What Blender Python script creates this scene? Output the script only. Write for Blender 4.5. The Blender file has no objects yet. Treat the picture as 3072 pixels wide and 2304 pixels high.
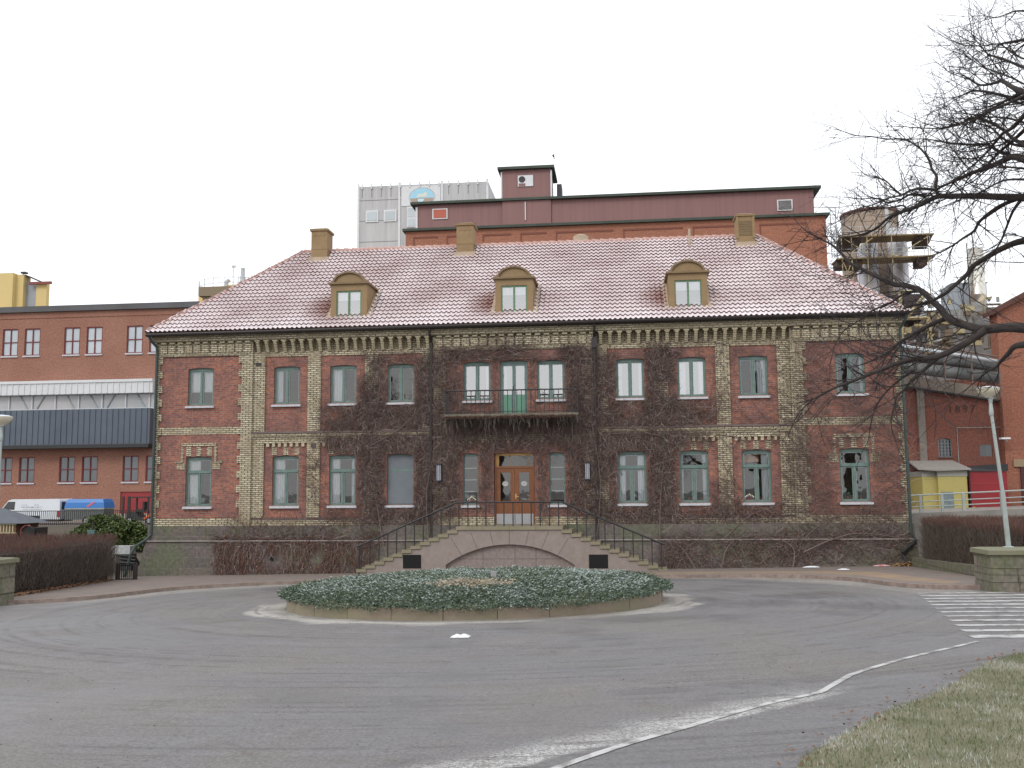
import bpy, math, random
from math import sin, cos, pi, radians, sqrt, atan2, floor
from mathutils import Vector, Matrix, noise
sc = bpy.context.scene
C = sc.collection
rnd = random.Random(7)

# ------------------------------------------------------------------ camera
cam_d = bpy.data.cameras.new('Camera'); cam = bpy.data.objects.new('Camera', cam_d); C.objects.link(cam)
CP = Vector((4.0216, -36.8308, 1.2392))
CR = Vector((0.99372391, 0.11153838, -0.00848371)); CU = Vector((0.02046855, -0.10674931, 0.99407526)); CF = Vector((-0.10997191, 0.98801001, 0.10836237))
cam.matrix_world = Matrix(((CR.x, CU.x, -CF.x, CP.x), (CR.y, CU.y, -CF.y, CP.y), (CR.z, CU.z, -CF.z, CP.z), (0, 0, 0, 1)))
cam_d.sensor_width = 36; cam_d.lens = 2950 / 3072 * 36; cam_d.clip_end = 3000; cam_d.clip_start = 0.1
sc.camera = cam
sc.view_settings.view_transform = 'Standard'; sc.view_settings.look = 'None'; sc.view_settings.exposure = 0.2; sc.view_settings.gamma = 1

# ------------------------------------------------------------------ sky
w = bpy.data.worlds.new('World'); sc.world = w; w.use_nodes = True
nt = w.node_tree; nt.nodes.clear()
wo = nt.nodes.new('ShaderNodeOutputWorld'); bg = nt.nodes.new('ShaderNodeBackground')
sky = nt.nodes.new('ShaderNodeTexSky'); sky.sky_type = 'NISHITA'; sky.sun_disc = False
sky.sun_elevation = radians(38); sky.sun_rotation = radians(205); sky.dust_density = 3
mx = nt.nodes.new('ShaderNodeMix'); mx.data_type = 'RGBA'
tcw = nt.nodes.new('ShaderNodeTexCoord'); nzw = nt.nodes.new('ShaderNodeTexNoise'); nzw.inputs['Scale'].default_value = 1.3; nzw.inputs['Detail'].default_value = 3
rmp = nt.nodes.new('ShaderNodeMapRange'); rmp.inputs[1].default_value = .35; rmp.inputs[2].default_value = .7; rmp.inputs[3].default_value = .86; rmp.inputs[4].default_value = .93
nt.links.new(tcw.outputs['Generated'], nzw.inputs['Vector']); nt.links.new(nzw.outputs['Fac'], rmp.inputs[0]); nt.links.new(rmp.outputs[0], mx.inputs[0])
nt.links.new(sky.outputs[0], mx.inputs[6]); mx.inputs[7].default_value = (12.6, 12.9, 13.4, 1)
bg.inputs['Strength'].default_value = 0.1
nt.links.new(mx.outputs[2], bg.inputs['Color']); nt.links.new(bg.outputs[0], wo.inputs['Surface'])

# ------------------------------------------------------------------ sun behind cloud
sl = bpy.data.lights.new('Sun', 'SUN'); sl.energy = 0.8; sl.angle = radians(16); sl.color = (1, .95, .88)
so = bpy.data.objects.new('Sun', sl); C.objects.link(so)
sd = Vector((sin(radians(205)) * cos(radians(38)), cos(radians(205)) * cos(radians(38)), sin(radians(38))))
so.rotation_euler = sd.to_track_quat('Z', 'Y').to_euler(); so.location = (0, -20, 40)

# ------------------------------------------------------------------ helpers
def srgb(r, g, b):
    f = lambda c: (c / 255 / 12.92) if c <= 10 else ((c / 255 + .055) / 1.055) ** 2.4
    return (f(r), f(g), f(b), 1)
WORLDLOC = {}
def tag(o, label=None, cat=None, group=None, kind=None):
    if label: o['label'] = label
    if cat: o['category'] = cat
    if group: o['group'] = group
    if kind: o['kind'] = kind
    return o
def thing(name, loc, label, cat, group=None):
    o = bpy.data.objects.new(name, None); C.objects.link(o); o.location = loc; o.empty_display_size = .3
    WORLDLOC[o.name] = Vector(loc)
    return tag(o, label, cat, group)
class M:
    def __init__(s): s.v = []; s.f = []; s.m = []
    def add(s, vs, fs, mi=0):
        n = len(s.v); s.v += [tuple(p) for p in vs]
        for f in fs: s.f.append([i + n for i in f]); s.m.append(mi)
        return s
    def quad(s, a, b, c, d, mi=0): return s.add([a, b, c, d], [(0, 1, 2, 3)], mi)
    def box(s, x0, x1, y0, y1, z0, z1, mi=0):
        return s.add([(x0, y0, z0), (x1, y0, z0), (x1, y1, z0), (x0, y1, z0), (x0, y0, z1), (x1, y0, z1), (x1, y1, z1), (x0, y1, z1)],
                     [(3, 2, 1, 0), (4, 5, 6, 7), (0, 1, 5, 4), (1, 2, 6, 5), (2, 3, 7, 6), (3, 0, 4, 7)], mi)
    def tube(s, pts, r, n=8, mi=0, cap=True):
        pts = [Vector(p) for p in pts]
        if not isinstance(r, (list, tuple)): r = [r] * len(pts)
        rings = []; vs = []
        up = None
        for i, p in enumerate(pts):
            d = (pts[min(i + 1, len(pts) - 1)] - pts[max(i - 1, 0)])
            if d.length < 1e-9: d = Vector((0, 0, 1))
            d.normalize()
            if up is None:
                up = Vector((0, 0, 1)) if abs(d.z) < .9 else Vector((1, 0, 0))
            a = d.cross(up)
            if a.length < 1e-6: a = d.cross(Vector((0, 1, 0.1)))
            a.normalize(); b = d.cross(a)
            up = -b if False else up
            for k in range(n):
                t = 2 * pi * k / n
                vs.append(p + a * (cos(t) * r[i]) + b * (sin(t) * r[i]))
        fs = []
        for i in range(len(pts) - 1):
            for k in range(n):
                k2 = (k + 1) % n
                fs.append((i * n + k, i * n + k2, (i + 1) * n + k2, (i + 1) * n + k))
        if cap:
            fs.append(tuple(range(n - 1, -1, -1))); q = (len(pts) - 1) * n; fs.append(tuple(range(q, q + n)))
        return s.add(vs, fs, mi)
    def cyl(s, c, r, z0, z1, n=24, mi=0, r2=None):
        return s.tube([(c[0], c[1], z0), (c[0], c[1], z1)], [r, r if r2 is None else r2], n, mi)
    def lathe(s, c, prof, n=24, mi=0, sx=1, sy=1):
        vs = []; fs = []
        for (r, z) in prof:
            for k in range(n):
                t = 2 * pi * k / n; vs.append((c[0] + r * cos(t) * sx, c[1] + r * sin(t) * sy, c[2] + z))
        for i in range(len(prof) - 1):
            for k in range(n):
                k2 = (k + 1) % n; fs.append((i * n + k, i * n + k2, (i + 1) * n + k2, (i + 1) * n + k))
        return s.add(vs, fs, mi)
    def prism(s, poly, y0, y1, mi=0):      # poly in (x,z), extruded in y
        n = len(poly); vs = [(x, y0, z) for x, z in poly] + [(x, y1, z) for x, z in poly]
        fs = [tuple(range(n)), tuple(range(2 * n - 1, n - 1, -1))] + [((i + 1) % n, i, n + i, n + (i + 1) % n) for i in range(n)]
        return s.add(vs, fs, mi)
    def prismx(s, poly, x0, x1, mi=0):     # poly in (y,z), extruded in x
        n = len(poly); vs = [(x0, y, z) for y, z in poly] + [(x1, y, z) for y, z in poly]
        fs = [tuple(range(n - 1, -1, -1)), tuple(range(n, 2 * n))] + [(i, (i + 1) % n, n + (i + 1) % n, n + i) for i in range(n)]
        return s.add(vs, fs, mi)
    def beam(s, a, b, wx, mi=0):           # square bar
        return s.tube([a, b], wx * .7071, 4, mi)
    def build(s, name, mats, parent=None, loc=None, smooth=False, **kw):
        me = bpy.data.meshes.new(name)
        if parent is not None: o0 = WORLDLOC[parent.name]
        else: o0 = Vector(loc) if loc is not None else Vector((0, 0, 0))
        me.from_pydata([(a - o0.x, b - o0.y, c - o0.z) for a, b, c in s.v], [], s.f)
        if not isinstance(mats, (list, tuple)): mats = [mats]
        for m in mats: me.materials.append(m)
        if len(mats) > 1: me.polygons.foreach_set('material_index', s.m)
        if smooth: me.polygons.foreach_set('use_smooth', [True] * len(s.f))
        me.update()
        o = bpy.data.objects.new(name, me); C.objects.link(o)
        if parent is not None: o.parent = parent
        else: o.location = o0
        WORLDLOC[o.name] = o0
        if kw: tag(o, **kw)
        return o

# ------------------------------------------------------------------ materials
def mat(name, col, rough=.8, metal=0, vary=0, vscale=3, bump=0, bscale=40, col2=None, spec=.5, detail=6, stretch=None, emit=None):
    m = bpy.data.materials.new(name); m.use_nodes = True; t = m.node_tree; L = t.links; N = t.nodes.new
    b = t.nodes['Principled BSDF']; b.inputs['Roughness'].default_value = rough; b.inputs['Metallic'].default_value = metal
    b.inputs['Base Color'].default_value = col; b.inputs['Specular IOR Level'].default_value = spec
    g = N('ShaderNodeNewGeometry'); vec = g.outputs['Position']
    if stretch:
        mp = N('ShaderNodeMapping'); mp.inputs['Scale'].default_value = stretch; L.new(vec, mp.inputs['Vector']); vec = mp.outputs[0]
    if vary or col2:
        n = N('ShaderNodeTexNoise'); n.inputs['Scale'].default_value = vscale; n.inputs['Detail'].default_value = detail; n.inputs['Roughness'].default_value = .65; L.new(vec, n.inputs['Vector'])
        r = N('ShaderNodeMapRange'); r.inputs[1].default_value = .3; r.inputs[2].default_value = .7; L.new(n.outputs['Fac'], r.inputs[0])
        x = N('ShaderNodeMix'); x.data_type = 'RGBA'; L.new(r.outputs[0], x.inputs[0])
        c2 = col2 if col2 else tuple(c * (1 - vary) for c in col[:3]) + (1,)
        x.inputs[6].default_value = c2 if col2 else tuple(min(1, c * (1 + vary * .6)) for c in col[:3]) + (1,); x.inputs[7].default_value = col if col2 else c2
        L.new(x.outputs[2], b.inputs['Base Color'])
    if bump:
        n = N('ShaderNodeTexNoise'); n.inputs['Scale'].default_value = bscale; n.inputs['Detail'].default_value = 4; L.new(vec, n.inputs['Vector'])
        u = N('ShaderNodeBump'); u.inputs['Strength'].default_value = bump; u.inputs['Distance'].default_value = .02; L.new(n.outputs['Fac'], u.inputs['Height']); L.new(u.outputs[0], b.inputs['Normal'])
    if emit: b.inputs['Emission Color'].default_value = col; b.inputs['Emission Strength'].default_value = emit
    return m
def brickmat(name, c1, c2, mortar, bw=.25, rh=.075, ms=.012, dirt=None, dirt_amt=.5, big=.35, rough=.9, bump=.3, third=None):
    m = bpy.data.materials.new(name); m.use_nodes = True; t = m.node_tree; L = t.links; N = t.nodes.new
    b = t.nodes['Principled BSDF']; b.inputs['Roughness'].default_value = rough; b.inputs['Specular IOR Level'].default_value = .3
    g = N('ShaderNodeNewGeometry'); sp = N('ShaderNodeSeparateXYZ'); L.new(g.outputs['Position'], sp.inputs[0])
    ad = N('ShaderNodeMath'); ad.operation = 'ADD'; L.new(sp.outputs[0], ad.inputs[0]); L.new(sp.outputs[1], ad.inputs[1])
    cb = N('ShaderNodeCombineXYZ'); L.new(ad.outputs[0], cb.inputs[0]); L.new(sp.outputs[2], cb.inputs[1])
    k = N('ShaderNodeTexBrick'); k.inputs['Scale'].default_value = 1; k.inputs['Brick Width'].default_value = bw; k.inputs['Row Height'].default_value = rh
    k.inputs['Mortar Size'].default_value = ms; k.inputs['Mortar Smooth'].default_value = .2; k.inputs['Bias'].default_value = 0
    k.inputs['Color1'].default_value = c1; k.inputs['Color2'].default_value = c2; k.inputs['Mortar'].default_value = mortar; L.new(cb.outputs[0], k.inputs['Vector'])
    out = k.outputs['Color']
    n = N('ShaderNodeTexNoise'); n.inputs['Scale'].default_value = big; n.inputs['Detail'].default_value = 8; n.inputs['Roughness'].default_value = .65; L.new(g.outputs['Position'], n.inputs['Vector'])
    r = N('ShaderNodeMapRange'); r.inputs[1].default_value = .42; r.inputs[2].default_value = .66; r.inputs[4].default_value = dirt_amt; L.new(n.outputs['Fac'], r.inputs[0])
    x = N('ShaderNodeMix'); x.data_type = 'RGBA'; L.new(r.outputs[0], x.inputs[0]); L.new(out, x.inputs[6]); x.inputs[7].default_value = dirt if dirt else tuple(c * .45 for c in c1[:3]) + (1,)
    n2 = N('ShaderNodeTexNoise'); n2.inputs['Scale'].default_value = 9; n2.inputs['Detail'].default_value = 3; L.new(cb.outputs[0], n2.inputs['Vector'])
    hs = N('ShaderNodeHueSaturation'); r2 = N('ShaderNodeMapRange'); r2.inputs[1].default_value = .25; r2.inputs[2].default_value = .75; r2.inputs[3].default_value = .7; r2.inputs[4].default_value = 1.3
    L.new(n2.outputs['Fac'], r2.inputs[0]); L.new(r2.outputs[0], hs.inputs['Value']); L.new(x.outputs[2], hs.inputs['Color']); L.new(hs.outputs[0], b.inputs['Base Color'])
    u = N('ShaderNodeBump'); u.inputs['Strength'].default_value = bump; u.inputs['Distance'].default_value = .01; u.invert = True; L.new(k.outputs['Fac'], u.inputs['Height']); L.new(u.outputs[0], b.inputs['Normal'])
    return m
def glassmat(name, tint=(.8, .84, .84, 1), refl=.07, rough=.01):
    m = bpy.data.materials.new(name); m.use_nodes = True; t = m.node_tree; t.nodes.clear(); L = t.links; N = t.nodes.new
    o = N('ShaderNodeOutputMaterial'); mixn = N('ShaderNodeMixShader'); tr = N('ShaderNodeBsdfTransparent'); gl = N('ShaderNodeBsdfGlossy'); gl.inputs['Roughness'].default_value = rough
    tr.inputs[0].default_value = tint; gl.inputs['Color'].default_value = (1, 1, 1, 1)
    fr = N('ShaderNodeFresnel'); fr.inputs[0].default_value = 1.5; a = N('ShaderNodeMath'); a.operation = 'ADD'; a.use_clamp = True; a.inputs[1].default_value = refl
    bp = N('ShaderNodeBump'); bp.inputs['Strength'].default_value = .05; bp.inputs['Distance'].default_value = .05; n = N('ShaderNodeTexNoise'); n.inputs['Scale'].default_value = 1.5; L.new(n.outputs['Fac'], bp.inputs['Height'])
    g = N('ShaderNodeNewGeometry'); L.new(g.outputs['Position'], n.inputs['Vector']); L.new(bp.outputs[0], gl.inputs['Normal'])
    L.new(fr.outputs[0], a.inputs[0]); L.new(a.outputs[0], mixn.inputs[0]); L.new(tr.outputs[0], mixn.inputs[1]); L.new(gl.outputs[0], mixn.inputs[2]); L.new(mixn.outputs[0], o.inputs[0])
    return m
RED = brickmat('red_brick', (.38, .135, .078, 1), (.20, .08, .066, 1), (.25, .185, .16, 1), dirt=(.17, .09, .085, 1), dirt_amt=.8, big=.9)
YEL = brickmat('yellow_brick', (.62, .555, .395, 1), (.44, .385, .27, 1), (.075, .062, .05, 1), ms=.015, dirt=(.26, .21, .14, 1), dirt_amt=.75, big=1.1)
INT = mat('interior_wall', (.30, .21, .13, 1), .9, vary=.4, vscale=1)
GREEN = mat('green_window_paint', (.135, .20, .18, 1), .5, vary=.25, vscale=6)
GREEND = mat('green_door_paint', (.12, .27, .19, 1), .5, vary=.15)
SILL = mat('painted_sill', (.5, .5, .53, 1), .6, vary=.2, vscale=8)
GLASS = glassmat('window_glass')
GLASSR = glassmat('window_glass_bright', refl=.34)
CURT = mat('white_curtain', (.82, .82, .84, 1), .9, vary=.2, vscale=14, stretch=(3, 1, .15))
BLIND = mat('grey_blind', (.16, .18, .2, 1), .8, vary=.1)
WOOD = mat('varnished_wood', (.20, .07, .022, 1), .4, vary=.35, vscale=5, stretch=(6, 6, .6))
WOODY = mat('golden_wood', (.36, .2, .05, 1), .4, vary=.2)
STEEL = mat('kick_plate_steel', (.42, .42, .44, 1), .35, .7, vary=.1)
BLACK = mat('black_iron', (.018, .018, .02, 1), .5)
GUT = mat('black_gutter', (.022, .017, .016, 1), .5)
PIPEG = mat('downpipe_green', (.035, .055, .05, 1), .5, vary=.3, vscale=4)
OCHRE = mat('ochre_sheet', (.255, .165, .075, 1), .6, vary=.15, vscale=2)
OCHRED = mat('ochre_trim', (.19, .125, .06, 1), .6, vary=.15)
FLASH = mat('lead_flashing', (.42, .33, .24, 1), .7, vary=.2)
GRAN = brickmat('granite_blocks', (.150, .120, .112, 1), (.118, .10, .096, 1), (.165, .145, .135, 1), bw=1.05, rh=.39, ms=.016, dirt=(.115, .13, .075, 1), dirt_amt=.8, big=.7, bump=.5)
GRANS = mat('pink_granite', (.30, .25, .23, 1), .85, col2=(.235, .19, .165, 1), vscale=5, bump=.5, bscale=60, detail=14)
TREAD = mat('mossy_step_stone', (.26, .215, .16, 1), .85, col2=(.20, .19, .11, 1), vscale=1.5, bump=.4)
VENT = mat('dark_void', (.006, .006, .007, 1), .9)
FROSTTWIG = None

# ------------------------------------------------------------------ ground
def gz(x, y):
    yy = max(y, -70)
    p = -1.783 + .01376 * max(-22, min(22, x)) - .03168 * min(yy, 0)
    if y > 0:
        t = min(1, y / 28); t = t * t * (3 - 2 * t); p = p * (1 - t) + (-1.0) * t
    return p
def frange(a, b, n): return [a + (b - a) * i / n for i in range(n + 1)]
xs = [-600, -300, -150, -90, -60] + frange(-44, 44, 60) + [60, 90, 150, 300, 600]
ys = [-300, -150, -80, -60] + frange(-48, 40, 66) + [55, 80, 150, 300, 900]
m = M()
for y in ys:
    for x in xs: m.v.append((x, y, gz(x, y)))
nx = len(xs)
for j in range(len(ys) - 1):
    for i in range(nx - 1):
        m.f.append((j * nx + i, j * nx + i + 1, (j + 1) * nx + i + 1, (j + 1) * nx + i)); m.m.append(0)
PLC = (0.55, -13.6); PLR = 4.34
def roadmat():
    m = bpy.data.materials.new('asphalt'); m.use_nodes = True; t = m.node_tree; L = t.links; N = t.nodes.new
    b = t.nodes['Principled BSDF']
    g = N('ShaderNodeNewGeometry'); P = g.outputs['Position']
    def noi(scale, det=6, vec=P, rgh=.6):
        n = N('ShaderNodeTexNoise'); n.inputs['Scale'].default_value = scale; n.inputs['Detail'].default_value = det; n.inputs['Roughness'].default_value = rgh; L.new(vec, n.inputs['Vector']); return n.outputs['Fac']
    def mr(s, a, bb, c=0, d=1, smooth=True):
        r = N('ShaderNodeMapRange'); r.interpolation_type = 'SMOOTHSTEP' if smooth else 'LINEAR'
        for i, v in zip((1, 2, 3, 4), (a, bb, c, d)): r.inputs[i].default_value = v
        L.new(s, r.inputs[0]); return r.outputs[0]
    def math(op, a, bb=None, cl=False):
        n = N('ShaderNodeMath'); n.operation = op; n.use_clamp = cl
        for i, v in enumerate((a, bb)):
            if v is None: continue
            if isinstance(v, (int, float)): n.inputs[i].default_value = v
            else: L.new(v, n.inputs[i])
        return n.outputs[0]
    def mix(f, a, bb):
        x = N('ShaderNodeMix'); x.data_type = 'RGBA'
        if isinstance(f, (int, float)): x.inputs[0].default_value = f
        else: L.new(f, x.inputs[0])
        for i, v in ((6, a), (7, bb)):
            if isinstance(v, tuple): x.inputs[i].default_value = v
            else: L.new(v, x.inputs[i])
        return x.outputs[2]
    # polar coordinates about the roundabout for tyre-swept streaks
    sub = N('ShaderNodeVectorMath'); sub.operation = 'SUBTRACT'; L.new(P, sub.inputs[0]); sub.inputs[1].default_value = (PLC[0], PLC[1], 0)
    fl = N('ShaderNodeVectorMath'); fl.operation = 'MULTIPLY'; fl.inputs[1].default_value = (1, 1, 0); L.new(sub.outputs[0], fl.inputs[0])
    ln = N('ShaderNodeVectorMath'); ln.operation = 'LENGTH'; L.new(fl.outputs[0], ln.inputs[0]); R = ln.outputs['Value']
    se = N('ShaderNodeSeparateXYZ'); L.new(fl.outputs[0], se.inputs[0])
    an = N('ShaderNodeMath'); an.operation = 'ARCTAN2'; L.new(se.outputs[0], an.inputs[0]); yneg = math('MULTIPLY', se.outputs[1], -1); L.new(yneg, an.inputs[1])
    pol = N('ShaderNodeCombineXYZ'); L.new(math('MULTIPLY', an.outputs[0], 2.2), pol.inputs[0]); L.new(math('MULTIPLY', R, 2.6), pol.inputs[1])
    st = noi(.75, 7, pol.outputs[0], .65)
    big = noi(.35, 5); mid = noi(1.6, 8); fine = noi(30, 5, P, .85); vf = noi(110, 2)
    base = mix(mr(big, .35, .65), (.150, .151, .163, 1), (.19, .178, .172, 1))
    base = mix(mr(st, .40, .68), mix(.5, base, (.135, .128, .127, 1)), base)
    base = mix(math('MULTIPLY', mr(mid, .55, .75), .55), base, (.185, .165, .15, 1))
    # pale salt/grit collected round the planter, ragged edge
    rr = math('ADD', R, math('MULTIPLY', math('SUBTRACT', noi(.9, 5), .5), 1.3))
    rr = math('ADD', rr, math('MULTIPLY', math('SUBTRACT', noi(.22, 2), .5), 1.8))
    ring = mr(rr, 5.0, 5.35, 1, 0)
    ringx = math('MULTIPLY', ring, mr(st, .3, .6, .45, 1))
    base = mix(math('MULTIPLY', ringx, .85), base, (.43, .405, .365, 1))
    # grit along the outer kerb
    ro = math('ADD', R, math('MULTIPLY', math('SUBTRACT', noi(.6, 4), .5), 2.0))
    outer = math('MULTIPLY', mr(ro, 9.9, 11.0), mr(se.outputs[1], -1, 3))
    base = mix(math('MULTIPLY', outer, .55), base, (.38, .345, .30, 1))
    # long gritty drifts parallel to the white line (front right)
    sp = N('ShaderNodeSeparateXYZ'); L.new(P, sp.inputs[0])
    lx = math('MULTIPLY', math('SUBTRACT', sp.outputs[0], 4.1), .72); ly = math('MULTIPLY', math('ADD', sp.outputs[1], 28.4), -.69)
    dl = math('ADD', lx, ly)   # signed distance from the line, positive = south-east
    dl = math('ADD', dl, math('MULTIPLY', math('SUBTRACT', noi(1.1, 5), .5), .5))
    drift = math('MULTIPLY', math('MULTIPLY', mr(dl, -.8, -.25), mr(dl, -.12, -.02, 1, 0)), mr(sp.outputs[1], -26.6, -25.4, 1, 0))
    dmask = math('MULTIPLY', drift, mr(math('ADD', fine, math('MULTIPLY', vf, .6)), .62, .95))
    base = mix(math('MULTIPLY', dmask, .9), base, (.5, .49, .47, 1))
    # dark repaired patch
    px_ = math('SUBTRACT', sp.outputs[0], .35); py_ = math('ADD', sp.outputs[1], 26.3)
    pr_ = math('SQRT', math('ADD', math('MULTIPLY', math('MULTIPLY', px_, px_), .35), math('MULTIPLY', py_, py_)))
    pr_ = math('ADD', pr_, math('MULTIPLY', math('SUBTRACT', noi(1.4, 6), .5), 1.6))
    base = mix(math('MULTIPLY', mr(pr_, .1, .7, 1, 0), math('MULTIPLY', mr(fine, .4, .6), .95)), base, (.13, .127, .12, 1))
    # narrow dark tyre lines swept along the bend, and coarse worn blotches
    pol2 = N('ShaderNodeCombineXYZ'); L.new(math('MULTIPLY', an.outputs[0], .9), pol2.inputs[0]); L.new(math('MULTIPLY', R, 7.5), pol2.inputs[1])
    tl = math('MULTIPLY', mr(noi(1.0, 4, pol2.outputs[0], .5), .52, .60), mr(mid, .38, .55))
    base = mix(math('MULTIPLY', tl, .6), base, (.095, .09, .088, 1))
    blo = noi(3.2, 9, P, .75)
    base = mix(math('MULTIPLY', mr(blo, .52, .70), math('MULTIPLY', mr(big, .35, .55), .85)), base, (.115, .105, .098, 1))
    base = mix(math('MULTIPLY', mr(noi(.22, 4), .50, .64), .42), base, (.18, .16, .146, 1))
    # hair cracks and aggregate
    vo = N('ShaderNodeTexVoronoi'); vo.feature = 'DISTANCE_TO_EDGE'; vo.inputs['Scale'].default_value = .28
    wv = N('ShaderNodeVectorMath'); wv.operation = 'ADD'; L.new(P, wv.inputs[0]); nn = N('ShaderNodeTexNoise'); nn.inputs['Scale'].default_value = .9; nn.inputs['Detail'].default_value = 5; L.new(P, nn.inputs['Vector']); L.new(nn.outputs['Color'], wv.inputs[1]); L.new(wv.outputs[0], vo.inputs['Vector'])
    crack = math('MULTIPLY', mr(vo.outputs['Distance'], .0, .012, 1, 0), mr(big, .45, .6))
    base = mix(math('MULTIPLY', crack, .25), base, (.07, .065, .06, 1))
    hs = N('ShaderNodeHueSaturation'); L.new(base, hs.inputs['Color']); L.new(mr(math('ADD', math('MULTIPLY', fine, .7), math('MULTIPLY', vf, .3)), .38, .62, .55, 1.45, False), hs.inputs['Value'])
    L.new(hs.outputs[0], b.inputs['Base Color'])
    L.new(mr(big, .35, .6, .34, .8), b.inputs['Roughness'])
    u = N('ShaderNodeBump'); u.inputs['Strength'].default_value = .5; u.inputs['Distance'].default_value = .012; L.new(fine, u.inputs['Height']); L.new(u.outputs[0], b.inputs['Normal'])
    return m
ROAD = roadmat()
m.build('ground', ROAD, kind='structure')

def interp(pts, t):
    L = [0]
    for a, b in zip(pts, pts[1:]): L.append(L[-1] + sqrt((b[0] - a[0]) ** 2 + (b[1] - a[1]) ** 2))
    s = t * L[-1]
    for i in range(len(pts) - 1):
        if s <= L[i + 1] or i == len(pts) - 2:
            u = (s - L[i]) / max(1e-6, L[i + 1] - L[i]); return (pts[i][0] + (pts[i + 1][0] - pts[i][0]) * u, pts[i][1] + (pts[i + 1][1] - pts[i][1]) * u)
def catmull(pts, k=8):
    out = []
    for i in range(len(pts) - 1):
        p0 = pts[max(0, i - 1)]; p1 = pts[i]; p2 = pts[i + 1]; p3 = pts[min(len(pts) - 1, i + 2)]
        for j in range(k):
            t = j / k
            out.append(tuple(.5 * ((2 * b) + (-a + c) * t + (2 * a - 5 * b + 4 * c - d) * t * t + (-a + 3 * b - 3 * c + d) * t ** 3) for a, b, c, d in zip(p0, p1, p2, p3)))
    out.append(tuple(pts[-1])); return out
PAVE = mat('gritty_pavement', (.225, .175, .15, 1), .9, col2=(.17, .145, .13, 1), vscale=1.4, bump=.4, bscale=70)
SAND = mat('sandy_pavement', (.32, .22, .125, 1), .9, col2=(.22, .17, .14, 1), vscale=.9, bump=.4, bscale=70)
KERB = mat('kerb_stone', (.26, .2, .17, 1), .85, vary=.4, vscale=5)
kerb_l = catmull([(-12.6, -13.2), (-11.9, -12.75), (-11.2, -12.4), (-10.4, -11.4), (-10.0, -9.6), (-9.85, -8.2), (-9.2, -7.0), (-7.0, -5.3), (-4.2, -4.6), (0, -4.35), (5.4, -4.45), (8, -4.8), (9.8, -5.8), (10.7, -7.6), (11.1, -9.6), (11.7, -10.7), (12.7, -11.1), (14.4, -11.3)])
back = catmull([(-14.6, -11.5), (-14.6, -9.0), (-14.5, -5.0), (-14.6, -1.5), (-13, -.3), (-8, -.2), (0, -.2), (8, -.2), (13.6, -.2), (14.3, -1.5), (14.3, -6), (14.4, -10.2)])
m = M(); n = 160; prev = None
for i in range(n + 1):
    t = i / n
    a = interp(kerb_l, t); b2 = interp(back, t)
    row = []
    for k in range(9):
        u = k / 8; x = a[0] + (b2[0] - a[0]) * u; y = a[1] + (b2[1] - a[1]) * u
        row.append((x, y, gz(x, y) + .10 + .0 * u))
    if prev:
        for k in range(8): m.quad(prev[k], row[k], row[k + 1], prev[k + 1], 1 if (k in (1, 2) and 95 < i < 150) else 0)
    prev = row
m.build('pavement', [PAVE, SAND], kind='structure')
m = M(); prev = None
for i in range(n + 1):
    a = interp(kerb_l, i / n); b2 = interp(back, i / n); d = Vector((b2[0] - a[0], b2[1] - a[1], 0)).normalized() * .14
    z = gz(*a); row = [(a[0] - d.x, a[1] - d.y, z - .1), (a[0] - d.x, a[1] - d.y, z + .108), (a[0], a[1], z + .108), (a[0], a[1], z)]
    if prev:
        for k in range(3): m.quad(prev[k], row[k], row[k + 1], prev[k + 1])
    prev = row
m.build('kerb', KERB, kind='structure')

# markings
PAINT = bpy.data.materials.new('worn_road_paint'); PAINT.use_nodes = True
def paintmat(mt):
    t = mt.node_tree; L = t.links; N = t.nodes.new; b = t.nodes['Principled BSDF']; b.inputs['Roughness'].default_value = .7
    g = N('ShaderNodeNewGeometry'); n = N('ShaderNodeTexNoise'); n.inputs['Scale'].default_value = 3.5; n.inputs['Detail'].default_value = 9; n.inputs['Roughness'].default_value = .7; L.new(g.outputs['Position'], n.inputs['Vector'])
    r = N('ShaderNodeMapRange'); r.inputs[1].default_value = .47; r.inputs[2].default_value = .60; L.new(n.outputs['Fac'], r.inputs[0])
    x = N('ShaderNodeMix'); x.data_type = 'RGBA'; L.new(r.outputs[0], x.inputs[0]); x.inputs[6].default_value = (.50, .50, .49, 1); x.inputs[7].default_value = (.22, .21, .20, 1); L.new(x.outputs[2], b.inputs['Base Color'])
paintmat(PAINT)
def strip(pts, wd, name, **kw):
    m = M(); prev = None
    for i, p in enumerate(pts):
        q = pts[min(i + 1, len(pts) - 1)]; o = pts[max(i - 1, 0)]
        d = Vector((q[0] - o[0], q[1] - o[1], 0)).normalized(); nrm = Vector((-d.y, d.x, 0)); ww = (wd[i] if isinstance(wd, list) else wd) * (.5 + .04 * rnd.uniform(-1, 1))
        a = (p[0] + nrm.x * ww, p[1] + nrm.y * ww); b = (p[0] - nrm.x * ww, p[1] - nrm.y * ww)
        row = [(a[0], a[1], gz(*a) + .006), (b[0], b[1], gz(*b) + .006)]
        if prev: m.quad(prev[1], row[1], row[0], prev[0])
        prev = row
    return m
wl = [(9.05, -21.68), (8.7, -22.12), (7.77, -23.2), (7.11, -24.06), (6.62, -24.77), (6.5, -25.0), (6.2, -25.62), (6.03, -25.97), (5.85, -26.18), (5.39, -26.65), (4.88, -27.31), (4.45, -27.9), (4.06, -28.4), (3.5, -29.27), (2.9, -30.4), (2.4, -32)]
wp = catmull(wl, 4)
strip(wp, .08, 'l').build('white_edge_line', PAINT, kind='structure')
m = M()
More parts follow.
